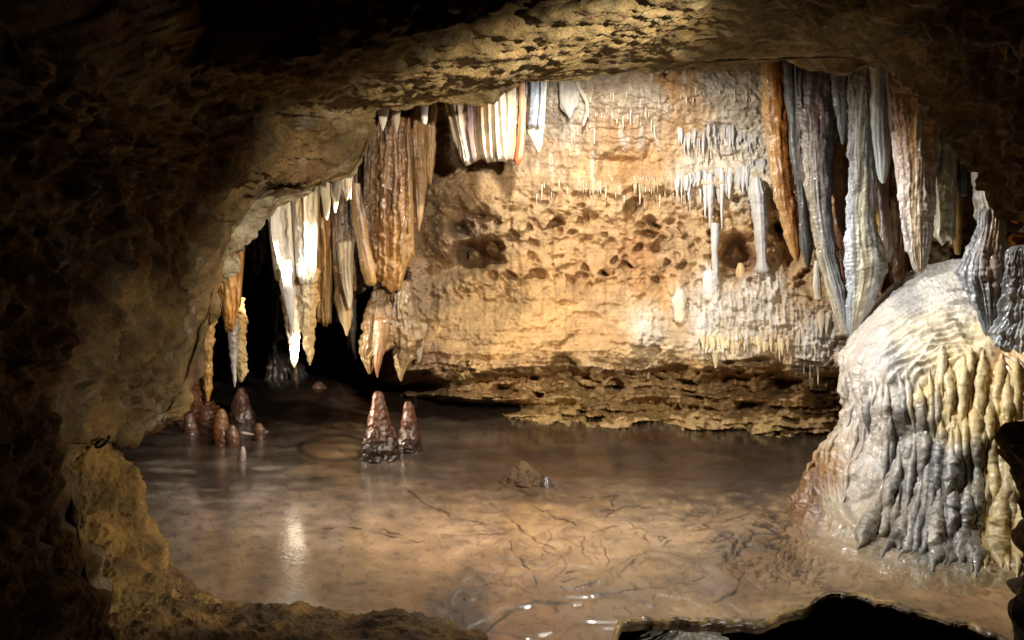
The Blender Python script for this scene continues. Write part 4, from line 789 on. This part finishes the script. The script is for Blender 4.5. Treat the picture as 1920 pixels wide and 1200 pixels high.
drip('stalagmite', [(680,548,556),(700,545,562),(718,543,564)], 7.6, '5c4434', '4c3a2c', M_BROWN, .9, .1, label='small shadowed stalagmite before the alcove boss', cat='stalagmite', group=DK)
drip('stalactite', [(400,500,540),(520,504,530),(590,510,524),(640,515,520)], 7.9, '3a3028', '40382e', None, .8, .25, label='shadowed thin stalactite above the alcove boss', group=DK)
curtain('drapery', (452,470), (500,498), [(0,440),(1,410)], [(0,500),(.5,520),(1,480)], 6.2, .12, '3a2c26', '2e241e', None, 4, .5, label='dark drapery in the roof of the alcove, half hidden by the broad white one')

# -- white calcite on the back wall
GW = 'white formations on the ochre wall'
WD = [(0,'aaa49c'),(.4,'c4c2c2'),(.7,'b8b6bc'),(1,'9c9080')]
fringe('drapery', 1284, 1374, [(0,332),(1,326)], [(0,362),(.2,392),(.42,420),(.62,452),(.78,436),(.9,396),(1,366)], 5.74, WD, 'ragged white drapery ending in a thin column on the ochre wall', GW, 13, wide=(1.2,2.4))
drip('column', [(420,1333,1349),(435,1333,1349),(450,1333,1348),(490,1334,1347),(520,1335,1347),(532,1332,1350)], (5.7,5.78), WD, WD, M_DRY, .9, .15, lump=.12, label='thin white column, the slimmer of two before the ochre wall', cat='column', group=GW)
fringe('drapery', 1384, 1430, [(0,316),(1,308)], [(0,356),(.4,390),(.7,380),(1,346)], 5.7, WD, 'small white pointed drapery left of the thicker white column', GW, 6, wide=(1.2,2.4))
drip('column', [(335,1408,1428),(360,1402,1436),(385,1406,1437),(420,1412,1440),(460,1418,1440),(490,1420,1438),(506,1416,1444)], (5.62,5.7), WD, WD, M_DRY, .9, .15, lump=.1, label='thicker white column with a swollen top, near the rusty orange column', cat='column', group=GW)
drip('stalagmite', [(508,1322,1338),(520,1318,1342),(540,1316,1344),(556,1314,1346)], wd(1330,540)-.02, 'dcdad8', 'd8d0c8', M_DRY, .8, .15, lump=.15, cat='stalagmite', label='white round-topped stalagmite on the wall under the slimmer column', group=GW)
drip('stalagmite', [(545,1268,1282),(555,1263,1286),(575,1262,1288),(600,1264,1286)], wd(1275,580)-.01, 'd8ccb8', 'd4c6ae', M_DRY, .8, .2, lump=.15, cat='stalagmite', label='cream knob on the wall, leftmost of the calcite stalagmites', group=GW)
drip('stalagmite', [(494,1384,1392),(505,1380,1397),(520,1380,1398)], wd(1388,515)-.01, 'd2b98c', 'c8ab78', M_DRY, .8, .15, cat='stalagmite', label='little cream peg beside the foot of the thicker white column', group=GW)
drip('stalagmite', [(490,1527,1536),(520,1525,1540),(560,1526,1542)], 5.3, 'd8d4cc', 'c8bca8', M_DRY, .8, .15, cat='stalagmite', label='white finger standing at the foot of the charcoal column', group=GW)
for (a, b, t0, hem, dd, lab) in [
    (1266,1300,336,[(0,358),(.3,392),(.5,380),(.7,412),(1,360)],5.74,'thin cluster of white icicles left of the ragged white drapery'),
    (1270,1330,252,[(0,270),(.3,292),(.5,276),(.75,312),(1,280)],5.72,'torn white fringe high on the wall above the ragged drapery'),
    (1325,1375,246,[(0,268),(.4,296),(.6,278),(1,300)],5.70,'torn white fringe in the middle of the upper row'),
    (1372,1418,252,[(0,280),(.3,268),(.6,300),(1,276)],5.66,'torn white fringe nearest the rusty orange column'),
    (1185,1240,340,[(0,356),(.3,380),(.5,362),(.8,374),(1,352)],5.84,'small cream fringe under the wall ledge beside the arch-shaped hollow'),
    (1090,1140,345,[(0,356),(.4,372),(.7,360),(1,366)],5.86,'faint cream fringe under the wall ledge left of the arch-shaped hollow')]:
    fringe('drapery', a, b, t0, hem, dd+.03, WD if a > 1260 else 'a8987a', lab, GW, max(7, (b-a)//5), wide=(.7, 1.8))
fringe('drapery', 1306, 1478, [(0,634),(1,640)], [(0,668),(.12,662),(.28,678),(.4,692),(.52,666),(.68,672),(.8,664),(.92,678),(1,656)], 5.6, 'cdbb98', 'broad cream hem of dripping calcite above the lower ledges', GW, 24, wide=(.9, 2.4))
drip('stalactite', [(590,1205,1228),(630,1208,1224),(670,1209,1221),(695,1212,1219),(710,1214,1217)], (wd(1216,592)+.02, wd(1214,700)-.02), 'dccfb4', 'c8b48c', M_DRY, .8, .2, label='long cream drip running down over the lower ledges', group=GW)
drip('stalactite', [(660,1332,1350),(675,1336,1348),(690,1340,1344)], wd(1342,660), 'd0bf9c', 'c8b48c', M_DRY, .8, .15, label='short tan point under the broad cream hem', group=GW)
fringe('drapery', 1496, 1560, [(0,600),(1,590)], [(0,690),(.3,738),(.5,715),(.8,705),(1,655)], 5.3, [(0,'c4b08a'),(.5,'d0c6b4'),(1,'c8b898')], 'white and tan calcite apron on the wall beside the mound', GW, 9, wide=(1.2, 2.2))

# -- soda straws: one mesh, copied
def straw_mesh():
    th = np.linspace(0, 2*np.pi, 8, endpoint=False)
    prof_ = [(0, 1.9), (-.06, 1.25), (-.3, 1.0), (-.7, .85), (-.97, .75), (-1, .1)]
    V = np.array([[(r*.0035*math.cos(a), r*.0035*math.sin(a), z*.05) for a in th] for z, r in prof_])
    return V
sv = straw_mesh()
sproto = link_mesh('soda_straw', sv, quads_of(*sv.shape[:2], True), np.broadcast_to(S('d9cdb6'), sv.shape), M_DRY, origin=np.zeros(3))
bpy.context.view_layer.update()
deps = bpy.context.evaluated_depsgraph_get()
rows_ = [(1095,1400,186,34,.8,'white soda straw in the uppermost row under the wall ledge','uppermost row of soda straws'),
         (1085,1230,216,22,.9,'white soda straw in the second row, below the uppermost one','second row of soda straws'),
         (1070,1120,252,6,1.3,'cream soda straw in the short row left of the arch-shaped hollow','short row of soda straws'),
         (1000,1300,352,34,1.0,'cream soda straw in the long lower row across the wall','long lower row of soda straws'),
         (1290,1410,300,18,1.1,'white soda straw hanging between the white fringes','soda straws between the white fringes')]
first = True
sr = random.Random(3)
for x0, x1, yy, n, ln, lab, grp in rows_:
    for i in range(n):
        x = x0+(x1-x0)*(i+sr.uniform(.1, .9))/n; y = yy+sr.uniform(-15, 15)+9*math.sin(x/37.)
        if sr.random() < .18: continue
        dirv = Vector(((x-960)/F, 1, -(y-HZ)/F)).normalized()
        hit, loc_, nor, idx, ho, mtx = SC.ray_cast(deps, Vector((0, 0, CH))+dirv*4.5, dirv)
        if not hit: continue
        o = sproto if first else sproto.copy()
        if not first: COL.objects.link(o)
        first = False
        o.location = loc_+Vector((0, -.012, .006)); s = ln*sr.choice([.35, .6, .8, 1, 1.2, 1.9])*sr.uniform(.8, 1.2)
        o.scale = (sr.uniform(.8, 1.5), sr.uniform(.8, 1.5), s); o.rotation_euler = (sr.uniform(-.04, .04), sr.uniform(-.04, .04), sr.uniform(0, 6))
        tag(o, lab, 'soda straw', grp)

# -- pale flowstone under the crust, black cable under the overhang
drip('flowstone_lump', [(1172,1268,1300),(1185,1235,1340),(1200,1215,1360),(1225,1205,1370)], 2.87, [(0,'a8a490'),(.5,'bcb8a4'),(1,'8c8a80')], 'b0ac98', M_DRIP, .6, .08, lump=.3, label='pale flowstone glimpsed beneath the thin crust in the pool hole', cat='flowstone')
def tube(name, pts_, r, hexc, mat, label, cat):
    P = cr(np.array(pts_), np.linspace(0, len(pts_)-1, 40)); T_ = np.gradient(P, axis=0); T_ /= np.linalg.norm(T_, axis=1)[:, None]
    a = np.cross(T_, [0, 1, 0.2]); a /= np.linalg.norm(a, axis=1)[:, None]; b = np.cross(T_, a)
    th = np.linspace(0, 2*np.pi, 10, endpoint=False)
    V = P[:, None]+r*(np.cos(th)[None, :, None]*a[:, None]+np.sin(th)[None, :, None]*b[:, None])
    return tag(link_mesh(name, V, quads_of(40, 10, True), np.broadcast_to(S(hexc), V.shape), mat), label, cat)
tube('cable', [W(*p) for p in [(205,818,2.8),(200,828,2.78),(188,838,2.76),(180,836,2.75),(186,827,2.75),(205,822,2.8)]], .006, '0a0a0a', M_WATER, 'short black cable loop hanging at the lip of the dark overhang', 'cable')

# ------------------------------------------------------------------ cave lamps read off the light
def spot(name, loc, at, energy, size, blend, color, rad=.04):
    l = bpy.data.lights.new(name, 'SPOT'); l.energy = energy; l.spot_size = math.radians(size); l.spot_blend = blend; l.color = color; l.shadow_soft_size = rad
    o = bpy.data.objects.new(name, l); COL.objects.link(o); o.location = loc
    o.rotation_euler = (Vector(at)-Vector(loc)).to_track_quat('-Z', 'Y').to_euler()
    return o
WARM = (1, .88, .70); NEUT = (1, .95, .87)
LAMP = tuple(W(1110, 122, 4.42))
spot('cave_or_added_lamp', LAMP, tuple(W(1150, 760, 5.4)), 120, 160, .5, NEUT, .04)
spot('cave_or_added_lamp', tuple(W(960, 138, 4.45)), tuple(W(553, 484, 5.3)), 1300, 9.5, .35, NEUT, .02)
spot('cave_or_added_lamp', tuple(W(790, 168, 4.55)), tuple(W(551, 660, 5.36)), 2600, 3.3, .3, NEUT, .02)  # added narrow beam that brightens one stalactite tip
spot('cave_or_added_lamp', tuple(W(1300, 100, 4.15)), tuple(W(1760, 660, 4.0)), 105, 80, .9, (1, .97, .93), .04)
spot('cave_or_added_lamp', (.7, 1.5, 1.85), (-.2, 5.2, .7), 345, 70, .65, WARM, .03)  # fill lamp added above the camera to even out the chamber
spot('cave_or_added_lamp', (1.6, 2.3, .95), (-1.55, 2.9, .5), 75, 30, .5, WARM, .05)  # added off-frame lamp, only to brighten the outcrop
spot('cave_or_added_lamp', tuple(W(318, 680, 4.75)), tuple(W(1280, 720, 5.8)), 120, 58, .7, WARM, .03)  # added behind the wall edge to rake the lower ledges
spot('cave_or_added_lamp', (.35, 2.3, .1), (.6, 3.5, 2.2), 14, 76, .9, WARM, .04)  # added below the frame to brighten the ceiling band
spot('cave_or_added_lamp', (1.05, 2.25, .12), (.62, 2.9, -.14), 6, 80, .8, NEUT, .03)  # small lamp added over the hole so the pale lump shows

w = bpy.data.worlds.new('World'); SC.world = w; w.use_nodes = True
w.node_tree.nodes['Background'].inputs[0].default_value = (0, 0, 0, 1); w.node_tree.nodes['Background'].inputs[1].default_value = 0

cam = bpy.data.cameras.new('camera'); co = bpy.data.objects.new('camera', cam); COL.objects.link(co)
co.location = (0, 0, CH); co.rotation_euler = (math.pi/2, 0, 0); cam.sensor_width = 36; cam.lens = 27; cam.shift_y = -120/1920
cam.clip_start = .02; cam.clip_end = 100
SC.camera = co
SC.view_settings.view_transform = 'Standard'; SC.view_settings.look = 'None'; SC.view_settings.exposure = .95; SC.view_settings.gamma = 1
SC.cycles.use_denoising = True
SC.cycles.max_bounces = 6; SC.cycles.diffuse_bounces = 4; SC.cycles.glossy_bounces = 3
SC.cycles.caustics_reflective = False; SC.cycles.caustics_refractive = False; SC.cycles.sample_clamp_indirect = 60
